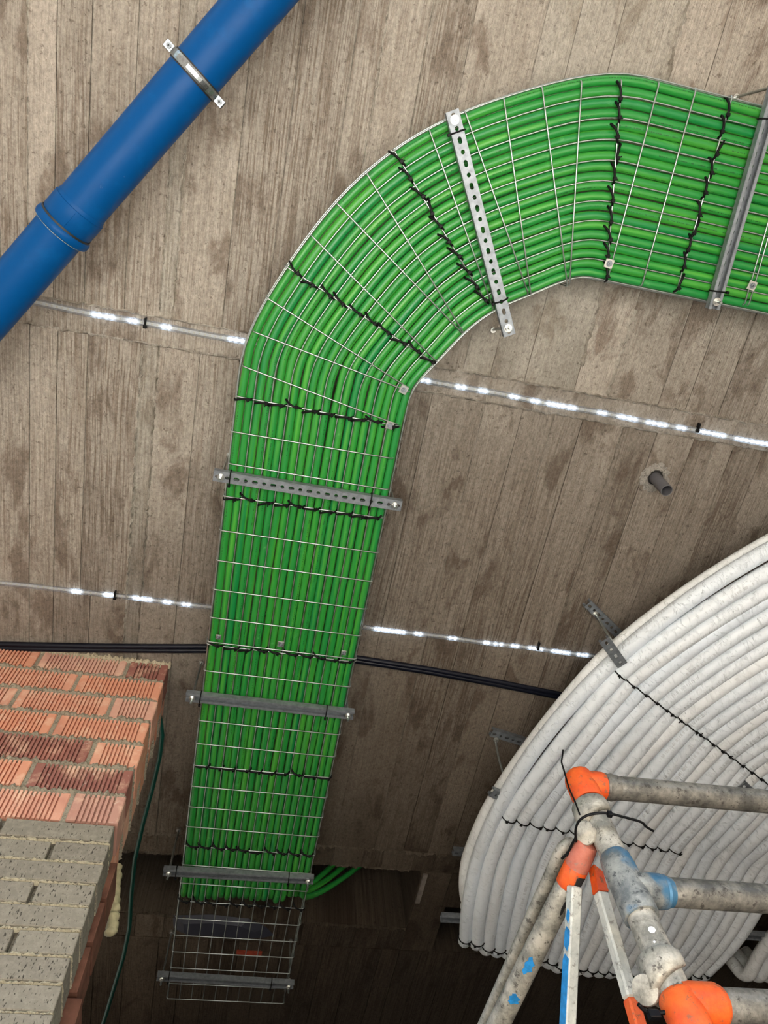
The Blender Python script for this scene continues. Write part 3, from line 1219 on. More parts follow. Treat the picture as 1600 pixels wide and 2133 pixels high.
low = MB().lathe([(s_ring + .004, PR - .0005), (s_ring + .016, PR - .0005)] + [(s_ring + .03 + k * .05, PR - .0005) for k in range(30)], A0, ax, 48)
tag(build('blue_pipe', low, M_BLUE), 'lower blue plastic pipe pushed into the socket, at the left edge', 'pipe')
mb = MB().lathe([(s_ring + .0135, PR + .006), (s_ring + .0145, PR + .0062), (s_ring + .0155, PR + .004), (s_ring + .0155, PR)], A0, ax, 40, False)
build('seal', mb, mat_plain('pale_sealant', (0.40, 0.48, 0.45), .5, 0, .4, 120), up_pipe)

build('groove', MB().lathe([(s_ring - .0135, PR + .0005), (s_ring - .0135, PR + .0062), (s_ring - .0085, PR + .0068), (s_ring - .0085, PR + .0005)], A0, ax, 48, False), M_RUBBER, up_pipe)
sm_ = MB()
q_ = (Vector((0, 0, CZ)) - (A0 + ax * (s_bell + .03))).normalized()
q_ = (q_ - ax * q_.dot(ax)).normalized()
sm_.tube([A0 + ax * (s_bell + .012) + q_ * (PR + .0056), A0 + ax * (s_ring - .018) + q_ * (PR + .0056)], .0007, 5)
build('mould_seam', sm_, M_BLUE, up_pipe)

s_cl = (at(403, 152, 2.0) - A0).dot(ax)
cc = A0 + ax * s_cl
clampt = thing('pipe_clamp', 'bright zinc clamp ring with screws holding the blue pipe', 'clamp', tuple(cc))
side = ax.cross(Vector((0, 0, 1))).normalized()
upv = side.cross(ax).normalized()
if upv.z < 0:
    upv = -upv


def half_ring(sign, r0, r1, hw, name, mat):
    mb = MB()
    n = 20
    vs, fs = [], []
    for k in range(n + 1):
        a = math.pi * k / n
        d = side * math.cos(a) + upv * sign * math.sin(a)
        for (rr_, w) in ((r0, -hw), (r0 + (r1 - r0) * .6, -hw), (r1, -hw * .5), (r1, hw * .5), (r0 + (r1 - r0) * .6, hw), (r0, hw)):
            vs.append(cc + d * rr_ + ax * w)
    for k in range(n):
        for j in range(6):
            q = (j + 1) % 6
            fs.append((k * 6 + j, k * 6 + q, k * 6 + 6 + q, k * 6 + 6 + j))
    mb.add(vs, fs, None, False)
    return build(name, mb, mat, clampt)


half_ring(-1, PR + .003, PR + .0075, .0095, 'lower_half_ring', M_CLAMP)
half_ring(1, PR + .003, PR + .0075, .0095, 'upper_half_ring', M_CLAMP)
half_ring(-1, PR, PR + .0045, .013, 'rubber_lining', M_RUBBER)
half_ring(1, PR, PR + .0045, .013, 'rubber_lining', M_RUBBER)
for s in (-1, 1):
    lug = cc + side * s * (PR + .0165)
    M = frame(lug, side, upv)
    build('clamp_lug', MB().bbox((-.011, -.0095, -.008), (.011, .0095, -.004), .001, M).bbox((-.011, -.0095, .002), (.011, .0095, .006), .001, M), M_CLAMP, clampt)
    mb = MB().lathe([(-.0125, .004), (-.0125, .0062), (-.010, .0066), (-.008, .0066), (.018, .003)], lug, upv, 16)
    sc = build('screw', mb, M_STEEL, clampt)
    mb = MB()
    mb.box((-.0032, -.0009, -.0131), (.0032, .0009, -.0124), M)
    mb.box((-.0009, -.0032, -.0131), (.0009, .0032, -.0124), M)
    build('screw_cross', mb, M_DARK, sc)
build('stud', MB().lathe([(PR + .006, .005), (ZC - cc.z, .005)], cc, (0, 0, 1), 10), M_WIRE, clampt)


# ------------------------------------------------------------------ strip lights
def strip(px_pts, leds, label, clips, gap=11.0):
    P = [at(x, y, H_CEIL - .006) for x, y in px_pts]
    rng = random.Random(len(leds))
    t = thing('led_strip_light', label, 'strip light', tuple(P[0]))
    path = []
    for i in range(len(P) - 1):
        n = max(2, int((P[i + 1] - P[i]).length / .05))
        for k in range(n):
            q = P[i].lerp(P[i + 1], k / n)
            path.append(q + Vector((0, .0012 * math.sin(q.x * 17), -.0015 * abs(math.sin(q.x * 9)))))
    path.append(P[-1])
    mb = MB()
    prof = [(-.0085, .0045), (-.0105, .0), (-.0085, -.0045), (0, -.006), (.0085, -.0045), (.0105, 0), (.0085, .0045)]
    vs, fs = [], []
    for q in path:
        for y, zz in prof:
            vs.append(q + Vector((0, y, zz)))
    m = len(prof)
    for i in range(len(path) - 1):
        for j in range(m):
            k = (j + 1) % m
            fs.append((i * m + j, i * m + k, (i + 1) * m + k, (i + 1) * m + j))
    mb.add(vs, fs, None, True)
    build('clear_casing', mb, M_CLEAR, t)
    build('led_tape', MB().add([q + Vector((0, s * .0045, .0015)) for q in path for s in (-1, 1)],
                               [(2 * i, 2 * i + 1, 2 * i + 3, 2 * i + 2) for i in range(len(path) - 1)]),
          mat_plain('white_tape', (0.55, 0.56, 0.55), .5, 0, .1, 60), t)
    on = MB().bbox((-.0040, -.0040, -.0035), (.0040, .0040, .001), .001).mesh('led')
    off = MB().bbox((-.0030, -.0030, -.0022), (.0030, .0030, .001), .0006).mesh('led')
    xs = np.array([p.x for p in path])
    ys = np.array([p.y for p in path])
    used = []

    def put(px, lit):
        # find the strip's point seen at image column px
        lo, hi = 0, len(px_pts) - 1
        for i in range(len(px_pts) - 1):
            if px_pts[i][0] <= px <= px_pts[i + 1][0]:
                f = (px - px_pts[i][0]) / (px_pts[i + 1][0] - px_pts[i][0])
                py = px_pts[i][1] + f * (px_pts[i + 1][1] - px_pts[i][1])
                q = at(px, py, H_CEIL - .006)
                q.y = float(np.interp(q.x, xs, ys))
                link('led', on if lit else off, M_LEDON if lit else M_LEDOFF, t, Matrix.Translation(q))
                return
    for x in leds:
        put(x, True)
    xa = px_pts[0][0]
    while xa < px_pts[-1][0]:
        if all(abs(xa - q) > gap * .8 for q in leds):
            put(xa, False)
        xa += gap
    for (cx, cy) in clips:
        q = at(cx, cy, H_CEIL - .008)
        M = Matrix.Translation(q)
        mb = MB().bbox((-.003, -.013, -.008), (.003, .013, .008), .001, M).bbox((-.005, .008, -.010), (.005, .018, .008), .001, M)
        build('strip_clip', mb, M_BLACK, t)
    return t


L1 = [196, 208, 222, 235, 270, 282, 341, 352, 480, 492, 505, 880, 892] + [950 + v / 2.4615 for v in
      (10, 40, 125, 150, 285, 310, 395, 418, 475, 500, 525, 550, 580, 605, 735, 762, 838, 862, 890, 918, 985, 1015, 1045, 1072, 1140, 1168,
       1240, 1268, 1292, 1320, 1345, 1370, 1440, 1465, 1490, 1518, 1545, 1570, 1595)]
strip([(-420, 547), (40, 622), (75, 630), (200, 655), (515, 712), (880, 791), (1250, 860), (1600, 925), (1700, 943)], L1,
      'clear LED strip light crossing the ceiling nearest the blue pipe', [(303, 671), (1455, 889)])
L2 = [152, 159, 166, 220, 226, 233, 280, 288, 296, 304, 313, 344, 353, 383, 393, 783, 790, 797, 804, 811, 818, 826, 833, 841, 867, 876, 938, 948,
      1010, 1017, 1032, 1044, 1068, 1077, 1104, 1112, 1119, 1128, 1152, 1160, 1168, 1176, 1184, 1205, 1214, 1222]
strip([(-460, 1158), (-60, 1207), (0, 1214), (160, 1231), (435, 1264), (750, 1305), (980, 1334), (1260, 1369), (1400, 1387)], L2,
      'clear LED strip light crossing the ceiling just above the black pipes', [(240, 1238), (1122, 1344)])

# ------------------------------------------------------------------ black pipes on the ceiling
for k, (dy, lab) in enumerate(((-3.9, 'upper of two thin black pipes clipped along the ceiling over the brick wall'),
                               (3.9, 'lower of two thin black pipes along the ceiling, touching the brick wall top'))):
    px = [(-520, 1322), (-60, 1343), (0, 1346), (100, 1348), (200, 1350), (330, 1351), (425, 1351), (580, 1358), (740, 1373), (900, 1398), (1030, 1422), (1160, 1448), (1290, 1478)]
    pts = [at(x, y + dy * (1.0 if x < 500 else .8), H_CEIL - .014 - .002 * k) for x, y in px]
    fine = []
    for i in range(len(pts) - 1):
        for q in range(5):
            fine.append(pts[i].lerp(pts[i + 1], q / 5))
    tag(build('black_pipe', MB().tube(fine, .0102, 10), M_CABLE), lab, 'pipe', 'black pipes along the ceiling')

# dark green hose
px = [(333, 1490, 2.20), (338, 1530, 2.19), (333, 1575, 2.18), (318, 1640, 2.17), (298, 1715, 2.15), (281, 1790, 2.13), (273, 1870, 2.11), (270, 1930, 2.09), (258, 1990, 2.08),
      (240, 2050, 2.06), (222, 2110, 2.05), (206, 2160, 2.04)]
pts = [at(*q) for q in px]
fine = []
for i in range(len(pts) - 1):
    for q in range(4):
        fine.append(pts[i].lerp(pts[i + 1], q / 4))
tag(build('hose', MB().tube(fine, .0085, 10), M_TEAL), 'dark green hose hanging behind the brick wall corner', 'hose')

# ------------------------------------------------------------------ grey pipe stub
pb = at(1364, 994, H_CEIL)
pe = at(1389, 1022, H_CEIL - .105)
st = thing('pipe_stub', 'short grey plastic pipe end sticking out of the ceiling', 'pipe', tuple(pb))
axs = (pe - pb).normalized()
Ls = (pe - pb).length
build('pipe_body', MB().lathe([(-.003, .0205), (Ls, .0205), (Ls + .001, .0195), (Ls, .0178), (.02, .0178)], pb, axs, 32, False), M_GREYPVC, st)
build('pipe_bottom', MB().lathe([(.018, .0176), (.020, .0176)], pb, axs, 24), M_DARK, st)  # dark disc painting the shade deep inside the bore
mb = MB()
rr = random.Random(4)
vs, fs = [], []
n = 40
for k in range(n):
    a = 2 * math.pi * k / n
    for rad, zz in ((.0275, -.0005), (.030, -.008), (.036, -.009), (.044, -.004), (.052, .001)):
        r2 = rad * (1 + rr.uniform(-.07, .12))
        vs.append((pb.x + r2 * math.cos(a), pb.y + r2 * math.sin(a), ZC + zz + rr.uniform(-.003, .002) - .003))
for k in range(n):
    q = (k + 1) % n
    for j in range(4):
        fs.append((k * 5 + j, k * 5 + j + 1, q * 5 + j + 1, q * 5 + j))
mb.add(vs, fs)
build('mortar_collar', mb, mat_mortar('ash_mortar', (.32, .30, .27), (.42, .40, .36)), st)
build('hole', MB().lathe([(-.0045, .027), (-.004, .027)], Vector((pb.x, pb.y, ZC)), (0, 0, 1), 30), M_DARK, st)  # no real opening: dark disc painted for the shade round the stub

# ------------------------------------------------------------------ white wrapped pipes
rp = random.Random(9)
NW = 25
WRAD = 0.0285
WC = (3.0, 2.23)
TIE_ANG = (math.radians(208.5), math.radians(187.5))
white_mid = []


def white_path(i):
    """arc from the far right round to the left, a straight run and a turn up into the ceiling hole"""
    if i == 0:
        h, c, rad = 2.056, (3.084, 2.291), 2.118
    elif i == 1:
        h, c, rad = 2.006, (3.009, 2.237), 2.030
    else:
        h, c, rad = 1.990, WC, 2.030 - 0.0560 * (i - 1)
    pts = []
    ph = rp.uniform(-.3, .3)
    ja = rp.uniform(-.006, .006)
    for k in range(60):
        ang = math.radians(285 - (285 - 180) * k / 59)
        s = 0.0
        if ang < TIE_ANG[1]:
            s = 0
        elif ang < TIE_ANG[0]:
            s = math.sin(math.pi * (ang - TIE_ANG[1]) / (TIE_ANG[0] - TIE_ANG[1]))
        elif ang < math.radians(243):
            s = math.sin(math.pi * (ang - TIE_ANG[0]) / math.radians(243 - 208.5))
        else:
            s = .3
        rr_ = rad + ja * math.sin(ang * 6 + ph) + .010 * s * math.sin(i * 1.7)
        pts.append(Vector((c[0] + rr_ * math.cos(ang), c[1] + rr_ * math.sin(ang), h - .018 * s * (1 + ph) + CZ)))
    x = pts[-1].x
    xe = x + (0.06 if i < 3 else 0.06 - .15 * (i - 3) / NW)
    ye = (2.55 if i == 0 else 2.66 + .012 * min(i, 12)) + rp.uniform(-.012, .012)
    y0 = pts[-1].y
    for k in range(1, 9):
        t = k / 8
        pts.append(Vector((x + (xe - x) * t * t, y0 + (ye - y0) * t, h - .016 * math.sin(math.pi * t) + CZ)))
    rb_ = .075
    for k in range(1, 9):
        a = math.radians(52) * k / 8
        pts.append(Vector((xe + (.016 if i < 3 else .004) * (k / 8) ** 2, ye + rb_ * math.sin(a), h + rb_ * (1 - math.cos(a)) + CZ)))
    d = ((pts[-1] - pts[-2]).normalized() + Vector((.42 if i < 3 else .12, 0, 0))).normalized()
    pts.append(pts[-1] + d * .12)
    pts.append(pts[-1] + d * .14)
    return pts


wpaths = []
for i in range(NW):
    P = white_path(i)
    wpaths.append(P)
    lab = ('outermost white wrapped pipe, top edge of the curved bundle' if i == 0 else
           'innermost white wrapped pipe of the big curved bundle' if i == NW - 1 else
           'white wrapped pipe number %d counted inward from the outer edge of the bundle' % (i + 1))
    names = ['', 'second', 'third', 'fourth', 'fifth', 'sixth', 'seventh', 'eighth', 'ninth', 'tenth', 'eleventh', 'twelfth', 'thirteenth', 'fourteenth', 'fifteenth',
             'sixteenth', 'seventeenth', 'eighteenth', 'nineteenth', 'twentieth', 'twenty-first', 'twenty-second', 'twenty-third', 'twenty-fourth']
    if 0 < i < NW - 1:
        lab = '%s white wrapped pipe counted inward from the outer edge of the curved bundle' % names[i]
    r_ = WRAD * (.985 + rp.uniform(-.03, .03))
    tag(build('wrapped_pipe', MB().tube(P, r_, 16), M_WHITE), lab, 'pipe', 'white wrapped pipes in the curved bundle')
for i, xx in enumerate((2.425, 2.485, 2.545)):
    pts = [Vector((xx + .35 * (1 - k / 10) ** 2, 1.9 + .09 * k, 2.0 - .012 * math.sin(k * .6) + CZ)) for k in range(11)]
    for k in range(1, 9):
        a = math.radians(75) * k / 8
        pts.append(Vector((xx, 2.80 + .075 * math.sin(a), 2.0 + .075 * (1 - math.cos(a)) + CZ)))
    pts.append(pts[-1] + Vector((0, .03, .12)))
    tag(build('wrapped_pipe', MB().tube(pts, WRAD, 14), M_WHITE),
        ('first', 'second', 'third')[i] + ' white wrapped pipe of the small bundle in the lower right corner', 'pipe', 'white wrapped pipes in the right corner')

# ladder of wire and channels that carries the white pipes
wt = thing('pipe_tray', 'steel channels and black ties carrying the white wrapped pipes', 'pipe tray', (1.5, 1.5, 2.05 + CZ))


def tie_ring(P, k, r, hang):
    """black tie round a white pipe at path index k"""
    p = P[k]
    d = (P[k + 1] - P[k - 1]).normalized()
    s = d.cross(Vector((0, 0, 1))).normalized()
    u = s.cross(d).normalized()
    mb = MB()
    loop = [p + (s * math.cos(q / 20 * 6.2832) + u * math.sin(q / 20 * 6.2832)) * (r + .0012) for q in range(20)]
    mb.tube(loop, .0024, 6, closed=True)
    a = -math.pi / 2 + rp.uniform(-.6, .6)
    c = p + (s * math.cos(a) + u * math.sin(a)) * (r + .003)
    M = frame(c, d, u)
    mb.bbox((-.004, -.0045, -.0045), (.005, .0045, .0035), .001, M)
    mb.tube([c, c + d * rp.uniform(-.012, .012) - u * .004 + s * rp.uniform(-.008, .008)], .0018, 5)
    build('cable_tie', mb, M_BLACK, wt)


def idx_near(P, ang, cx, cy):
    return min(range(2, len(P) - 3), key=lambda k: abs(math.atan2(P[k].y - cy, P[k].x - cx) % (2 * math.pi) - ang) if P[k].y < 2.35 else 9)


for i in range(2, 18):
    tie_ring(wpaths[i], idx_near(wpaths[i], TIE_ANG[0], *WC), WRAD * 1.03, 0)
for i in range(2, 16):
    tie_ring(wpaths[i], idx_near(wpaths[i], TIE_ANG[1], *WC), WRAD * 1.03, 0)
for i in range(1, NW):
    tie_ring(wpaths[i], 67, WRAD * 1.03, 0)


def radial(ang, ra, rb_, h):
    return (Vector((WC[0] + ra * math.cos(ang), WC[1] + ra * math.sin(ang), h + CZ)),
            Vector((WC[0] + rb_ * math.cos(ang), WC[1] + rb_ * math.sin(ang), h + CZ)))


hb = 2.0205
a_, b_ = radial(TIE_ANG[0], 1.98, 1.02, hb)
channel(wt, a_, b_, True, 'slotted_channel', .034)
a2, b2 = radial(TIE_ANG[1], 1.98, .9, hb)
channel(wt, a2, b2, True, 'slotted_channel', .034)
channel(wt, Vector((.918, 2.605, hb + CZ)), Vector((2.5, 2.605, hb + CZ)), True, 'slotted_channel', .034)
# short slotted clip pieces that grip the edge pipes from below
clip0, clip1 = at(1259, 1333, 1.955), at(1297, 1386, 1.955)
channel(wt, clip0, clip1, False, 'slotted_bracket', .036, .012)
channel(wt, at(1546, 1634, 1.95), at(1590, 1676, 1.95), False, 'slotted_bracket', .034, .012)
channel(wt, at(1024, 1652, 2.0), at(1045, 1662, 2.0), False, 'slotted_bracket', .034, .02)

for (pa, pb_, rt, rbm, lab) in ((at(1224, 1258, H_CEIL - .022), at(1330, 1362, H_CEIL - .022), at(1236, 1272, H_CEIL), at(1275, 1336, 2.05),
                                 'slotted channel bolted to the ceiling above the tied top of the white bundle'),
                                (at(1024, 1527, H_CEIL - .022), at(1150, 1566, H_CEIL - .022), at(1031, 1532, H_CEIL), at(1050, 1616, 2.05),
                                 'slotted channel bolted to the ceiling left of the white bundle beside a bent rod'),
                                (at(944, 1777, H_CEIL - .022), at(1040, 1782, H_CEIL - .022), None, None,
                                 'short channel end on the dark ceiling beside the lower white bundle')):
    t = thing('ceiling_channel', lab, 'channel', tuple(pa))
    channel(t, pa, pb_)
    if rt is not None:
        mid = rt.lerp(rbm, .5) + (Vector((-.006, .01, 0)) if 'bent' in lab else Vector((0, 0, 0)))
        pts = [rt * (1 - k / 8) ** 2 + mid * 2 * (k / 8) * (1 - k / 8) + rbm * (k / 8) ** 2 for k in range(9)]
        build('threaded_rod', MB().tube(pts, .0045, 8), M_WIRE, t)
        nuts(t, rt - Vector((0, 0, .022)), .021)

# things in the dark beyond
mb = MB()
base = at(362, 1905, H_CEIL)
poly = [at(*q, H_CEIL) for q in ((360, 1905), (440, 1903), (520, 1912), (555, 1930), (572, 1947), (500, 1946), (430, 1940), (372, 1938), (362, 1930))]
cxy = sum((Vector(p) for p in poly), Vector()) / len(poly)
vs = [Vector((p.x, p.y, ZC - .004)) for p in poly] + [Vector((cxy.x + (p.x - cxy.x) * .75, cxy.y + (p.y - cxy.y) * .7, ZC - .03)) for p in poly]
N = len(poly)
mb.add(vs, [(i, (i + 1) % N, N + (i + 1) % N, N + i) for i in range(N)] + [tuple(range(N, 2 * N))])
tag(build('plastic_pad', mb, M_SLATE), 'dark slate blue plastic pad on the ceiling above the empty tray end', 'pad')
pts = [at(1418, 2082, 2.1), at(1480, 2092, 2.1), at(1540, 2104, 2.1), at(1600, 2119, 2.1), at(1660, 2132, 2.1)]
tag(build('black_cable', MB().tube(pts, .010, 10), M_CABLE), 'black cable in the dark corner below the white pipes, right of the scaffold', 'cable')
pts = [at(1640, 2030, 2.12), at(1615, 2060, 2.12), at(1600, 2090, 2.12), at(1594, 2125, 2.12), at(1592, 2160, 2.12)]
fine = []
for i in range(4):
    for q in range(12):
        fine.append(pts[i].lerp(pts[i + 1], q / 12))
tag(build('corrugated_hose', MB().tube(fine, [.022 if k % 2 else .019 for k in range(len(fine))], 12), M_REDCORR),
    'red corrugated hose in the bottom right corner', 'hose')

# ------------------------------------------------------------------ scaffold
VX, VY = 0.716, 1.006
SR = 0.0254
H1, H2, H3 = 1.113, 0.861, 0.661
sf = thing('scaffold_frame', 'worn aluminium scaffold frame with orange corner joints in front of the white pipes', 'scaffold', (VX, VY, 0.0))


def vp(h, dx=0, dy=0):
    return Vector((VX + dx, VY + dy, h + CZ))


def seg(a, b, r, n=24, parts=20):
    return MB().tube([Vector(a).lerp(Vector(b), k / parts) for k in range(parts + 1)], r, n)


build('upright_tube', seg(vp(-CZ - .035), vp(H1 + .012), SR), M_ALUP, sf)
for hh, nm in ((H1, 'top'), (H2, 'mid'), (H3, 'low')):
    build('rail_tube', seg(vp(hh, .02), vp(hh, 1.9), SR - .0006), M_ALU, sf)
build('upright_tube', seg(vp(-CZ - .035, 1.9), vp(H1 + .012, 1.9), SR), M_ALU, sf)
# elbow at the top
mb = MB().lathe([(-.050, SR + .0005), (-.050, SR + .0052), (-.045, SR + .0062), (.012, SR + .0062), (.024, SR + .003), (.033, SR - .006), (.037, .008), (.0375, .0)], vp(H1), (0, 0, 1), 32, False)
mb.lathe([(.0, SR + .005), (.045, SR + .0045), (.049, SR + .0030), (.050, SR)], vp(H1), (1, 0, 0), 28, False)
build('corner_joint', mb, M_ORANGE, sf)
mb = MB().lathe([(.051, SR + .0005), (.055, SR + .0030), (.060, SR + .0014), (.066, SR + .0028), (.074, SR + .001), (.082, SR + .0002)], vp(H1), (1, 0, 0), 28, False)
build('weld_collar', mb, M_ALU, sf)
# tee in the middle
mb = MB().lathe([(-.056, SR + .0005), (-.056, SR + .0055), (-.050, SR + .0066), (.045, SR + .0052), (.066, SR + .0032), (.071, SR + .0006)], vp(H2), (0, 0, 1), 32, False)
mb.lathe([(0, SR + .0045), (.060, SR + .0045), (.064, SR + .002), (.068, SR + .0038), (.074, SR + .0014), (.080, SR)], vp(H2), (1, 0, 0), 28, False)
build('tee_joint', mb, M_ALUB, sf)
mb = MB().lathe([(-.056, SR + .0005), (-.056, SR + .0055), (-.050, SR + .0066), (.006, SR + .0066), (.013, SR + .003), (.015, SR)], vp(H3), (0, 0, 1), 32, False)
mb.lathe([(0, SR + .006), (.058, SR + .006), (.066, SR + .003), (.070, SR)], vp(H3), (1, 0, 0), 28, False)
build('tee_joint', mb, M_ORANGE, sf)
for (hh, ang, s) in ((.765, 250, .006), (.815, 262, .0035), (.745, 240, .002)):
    a = math.radians(ang)
    c = vp(hh) + Vector((math.cos(a), math.sin(a), 0)) * (SR + .0002)
    mb = MB().lathe([(-.0004, s * .9), (.0006, s), (.0012, s * .5)], c, Vector((math.cos(a), math.sin(a), 0)), 9)
    build('paint_spot', mb, M_PAINTW, sf)


def claw(parent, h, ang0, mat):
    """cast hook that grips the upright: an open C with a curved beak and a socket on its back"""
    mb = MB()
    n = 22
    vs, fs = [], []
    for k in range(n + 1):
        f = k / n
        a = math.radians(ang0 + 265 * f)
        d = Vector((math.cos(a), math.sin(a), 0))
        ri = SR + .0008
        ro = SR + .017 * (1 - .6 * f)
        hw = .034 * (1 - .80 * f ** 1.6)
        zc = .016 * f * f
        for (rr_, z_) in ((ri, -hw), (ro, -hw * .85), (ro + .001, 0), (ro, hw * .85), (ri, hw)):
            vs.append(vp(h + zc + z_) + d * rr_)
    for k in range(n):
        for j in range(5):
            q = (j + 1) % 5
            fs.append((k * 5 + j, k * 5 + q, k * 5 + 5 + q, k * 5 + 5 + j))
    fs.append((0, 1, 2, 3, 4))
    fs.append(tuple(n * 5 + j for j in range(5)))
    mb.add(vs, fs, None, True)
    return build('claw_hook', mb, mat, parent)


br = thing('horizontal_brace', 'thick grey scaffold tube with orange and pink end hooked onto the upright', 'scaffold tube', tuple(vp(.98, -.02, .05)))
b0, b1 = at(1212, 1782, .975), at(1030, 2150, .895)
bd = (b1 - b0).normalized()
build('brace_tube', seg(b0 + bd * .05, b1 + bd * .5, .0222), M_ALUP, br)
mb = MB().lathe([(-.030, .008), (-.029, .0205), (-.012, .0222), (.010, .0238), (.024, .0242)], b0, bd, 28)
build('end_sleeve', mb, M_PINK, br)
mb = MB().lathe([(.023, .0236), (.024, .0242), (.064, .0236), (.069, .0230), (.070, .0222)], b0, bd, 28)
build('painted_band', mb, M_ORANGE, br)
claw(br, 1.030, 90, M_ALUP)
tv = (Vector((0, 0, CZ)) - (b0 + bd * .07)).normalized()
tv = (tv - bd * tv.dot(bd)).normalized()
tvr = (tv + bd.cross(tv) * (.55 if bd.cross(tv).x > 0 else -.55)).normalized()
tvr = (tv + bd.cross(tv) * (1.1 if bd.cross(tv).x > 0 else -1.1)).normalized()
M = frame(b0 + bd * .044 + tvr * .0215, bd, tvr)
ragged = [(-.012, -.005), (-.008, -.0085), (.004, -.0075), (.011, -.008), (.014, -.002), (.010, .004), (.012, .008), (-.004, .0075), (-.011, .0085)]
build('hole_shade_patch', MB().prism(ragged, 0, .0035, M), M_DARK, br)  # dark patch laid on the tube to paint the shade of a hole
tvr = (tv + bd.cross(tv) * (.7 if bd.cross(tv).x > 0 else -.7)).normalized()
M = frame(b0 + bd * .100 + tvr * .0195, bd, tvr)
build('hole_shade_patch', MB().prism([(-.017, -.001), (-.006, -.004), (.008, -.0042), (.022, -.001), (.018, .002), (.004, .0015), (-.008, .004), (-.016, .003)], 0, .0042, M), M_DARK, br)  # second dark patch, hole shade painted on the surface
for (f, a, l, w) in ((.250, .15, .022, .010), (.330, .3, .013, .012)):
    dd = (tv * math.cos(a) - bd.cross(tv) * math.sin(a)).normalized()
    M = frame(b0 + bd * f + dd * .0217, bd, dd)
    build('paint_patch', MB().prism([(-l, -w * .2), (-l * .7, -w * .75), (-l * .45, -w * .6), (-l * .1, -w), (l * .3, -w * .7), (l * .7, -w * .85), (l, -w * .2), (l * .6, w * .2), (l * .3, w), (0, w * .55), (-l * .4, w * .9), (-l * .6, w * .3)], 0, .0013, M), M_PBLUE, br)

th0 = [(1192, 1757, 1.045), (1183, 1759, 1.043), (1174, 1766, 1.04), (1165, 1782, 1.036), (1150, 1816, 1.03), (1120, 1882, 1.02), (1080, 1972, 1.0), (1040, 2063, .975), (1000, 2155, .95)]
pts = [at(*q) for q in th0]
pts.append(pts[-1] + (pts[-1] - pts[-2]) * 2.5)
tag(build('thin_scaffold_tube', MB().tube(pts, .0135, 20), M_ALUP), 'thin speckled scaffold tube with bent top, left of the thick brace', 'scaffold tube')


STREAK_ROT = math.pi / 2


def flat_bar(name, a, b, w, d, label, mat, end_mat, ends):
    t = thing(name, label, 'scaffold bar', tuple(a))
    x = (b - a).normalized()
    toc = (Vector((0, 0, CZ)) - a).normalized()
    M = frame(a, x, (toc + Vector((.55, 0, 0))).normalized())
    L_ = (b - a).length
    e0_, e1_ = ends
    build('bar', MB().bbox((e0_, -w, -d), (L_ - e1_, w, d), .003, M), mat, t)
    if e0_:
        mb_ = MB()
        mb_.prism([(0, -w * .4), (e0_, -w), (e0_, w), (e0_ * .25, w)], -d, d, M)
        build('painted_end', mb_, end_mat, t)
    if e1_:
        build('painted_end', MB().bbox((L_ - e1_, -w, -d), (L_ + .08, w, d), .003, M), end_mat, t)
    return t


flat_bar('brace_bar', at(1197, 1846, .94), at(1182, 2160, .76), .0115, .0115, 'upright square brace bar with a long blue painted streak', M_BARBLUE, M_BARBLUE, (0, 0))
o1 = [o for o in COL.objects if o.get('label', '').startswith('upright square')][0]
x_ = (at(1182, 2160, .76) - at(1197, 1846, .94)).normalized()
toc = (Vector((0, 0, CZ)) - at(1197, 1846, .94)).normalized()
M = frame(at(1197, 1846, .94), x_, (toc + Vector((.55, 0, 0))).normalized())
for (l0, l1, wa, wb) in ((.04, .065, -.004, .006), (.07, .11, -.007, .009), (.115, .42, -.0085, .0095)):
    build('paint_streak', MB().prism([(l0, wa * .3), (l0 + .01, wa), (l1 - .008, wa), (l1, wb * .4), (l1 - .012, wb), (l0 + .006, wb)], .0108, .0124, M @ Matrix.Rotation(STREAK_ROT, 4, 'X')), M_PBLUE, o1)
flat_bar('brace_bar', at(1236, 1806, .965), at(1316, 2086, .74), .0115, .0105, 'sloping pale brace bar with orange ends beside the scaffold upright', M_BAR, M_ORANGE, (.05, .004))
lc = thing('brace_hook', 'grey cast hook gripping the scaffold upright at the bottom edge', 'scaffold hook', tuple(vp(.715)))
claw(lc, .708, 90, M_ALUP)
q0 = at(1345, 2062, .69)
dn = (Vector((0, 0, CZ)) - q0).normalized()
build('hook_face', MB().lathe([(-.012, .020), (.0, .0225), (.004, .021), (.006, .012)], q0, (dn + Vector((-.5, 0, 0))).normalized(), 24), M_ALUP, lc)
q1 = at(1219, 1735, .985)
dn = (Vector((0, 0, CZ)) - q1).normalized()
build('hook_face', MB().lathe([(-.014, .018), (-.003, .0225), (.001, .021), (.003, .012)], q1, (dn + Vector((-.75, 0, 0))).normalized(), 24), M_ALUP, br)


# ties on the scaffold
def wire_px(pts, r, n=6, sub=4):
    P = [at(*q) for q in pts]
    f = []
    for i in range(len(P) - 1):
        p_1 = P[max(i - 1, 0)]
        p2 = P[min(i + 2, len(P) - 1)]
        for k in range(sub):
            t = k / sub
            a, b = P[i], P[i + 1]
            m0, m1 = (b - p_1) / 2, (p2 - a) / 2
            f.append(a * (2 * t ** 3 - 3 * t * t + 1) + m0 * (t ** 3 - 2 * t * t + t) + b * (-2 * t ** 3 + 3 * t * t) + m1 * (t ** 3 - t * t))
    f.append(P[-1])
    return MB().tube(f, r, n)


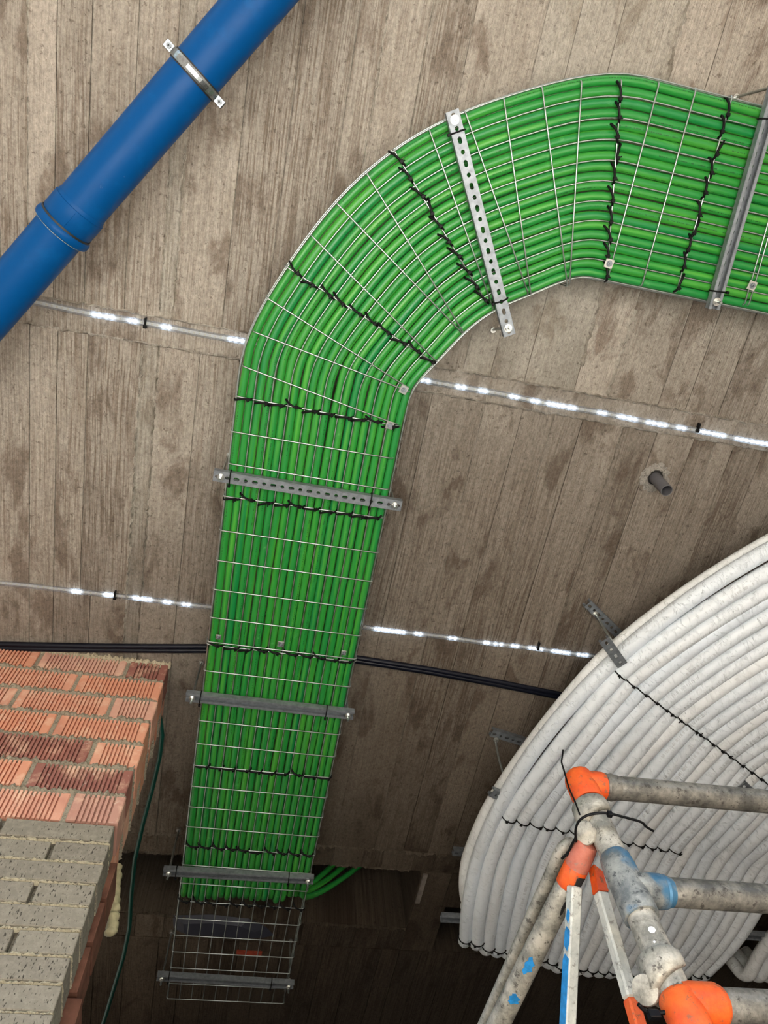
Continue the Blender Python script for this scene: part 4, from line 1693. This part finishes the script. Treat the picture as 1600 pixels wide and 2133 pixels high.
hz = .985
zt = thing('long_zip_tie', 'black zip tie with a long curved tail round the top scaffold hook', 'cable tie', tuple(at(1240, 1700, hz)))
build('strap', wire_px([(1228, 1800, hz), (1212, 1782, hz), (1202, 1757, hz), (1199, 1732, hz), (1205, 1712, hz), (1222, 1699, hz), (1245, 1694, hz), (1268, 1694, hz), (1300, 1702, hz), (1335, 1712, hz),
                        (1346, 1722, hz), (1361, 1731, hz)], .0026), M_BLACK, zt)
build('tie_head', MB().bbox((-.005, -.005, -.005), (.005, .005, .005), .0012, Matrix.Translation(at(1270, 1696, hz - .002))), M_BLACK, zt)
zt2 = thing('short_zip_tie', 'short black zip tie hanging between the hook and the thin tube', 'cable tie', tuple(at(1190, 1775, 1.0)))
build('strap', wire_px([(1199, 1745, .985), (1190, 1762, .985), (1183, 1776, .985), (1170, 1789, .985)], .0026), M_BLACK, zt2)
build('tie_head', MB().bbox((-.005, -.004, -.004), (.005, .004, .004), .001, Matrix.Translation(at(1185, 1779, .983))), M_BLACK, zt2)
zt3 = tag(build('thin_zip_tie', wire_px([(1208, 1697, .985), (1198, 1670, .99), (1185, 1640, 1.0), (1175, 1605, 1.0), (1170, 1588, 1.0), (1171, 1578, 1.0), (1173, 1562, 1.0)], .0016), M_BLACK),
          'thin black tie end standing up over the orange corner joint', 'cable tie')
tag(build('thin_wire_end', wire_px([(1285, 1775, .97), (1305, 1790, .97), (1325, 1813, .97), (1345, 1836, .97)], .0013), M_BLACK), 'thin black wire end beside the middle scaffold joint', 'wire')
zt4 = thing('bottom_zip_tie', 'black zip tie with a lumpy head round the bottom scaffold hook', 'cable tie', tuple(at(1365, 2105, .66)))
build('strap', wire_px([(1330, 2092, .655), (1345, 2106, .65), (1370, 2110, .65), (1395, 2106, .65), (1420, 2096, .655)], .0032), M_BLACK, zt4)
build('tie_head', MB().bbox((-.009, -.006, -.006), (.009, .006, .006), .0015, Matrix.Translation(at(1362, 2114, .645))), M_BLACK, zt4)

for o in list(COL.objects):
    if '_w' in o.keys():
        del o['_w']
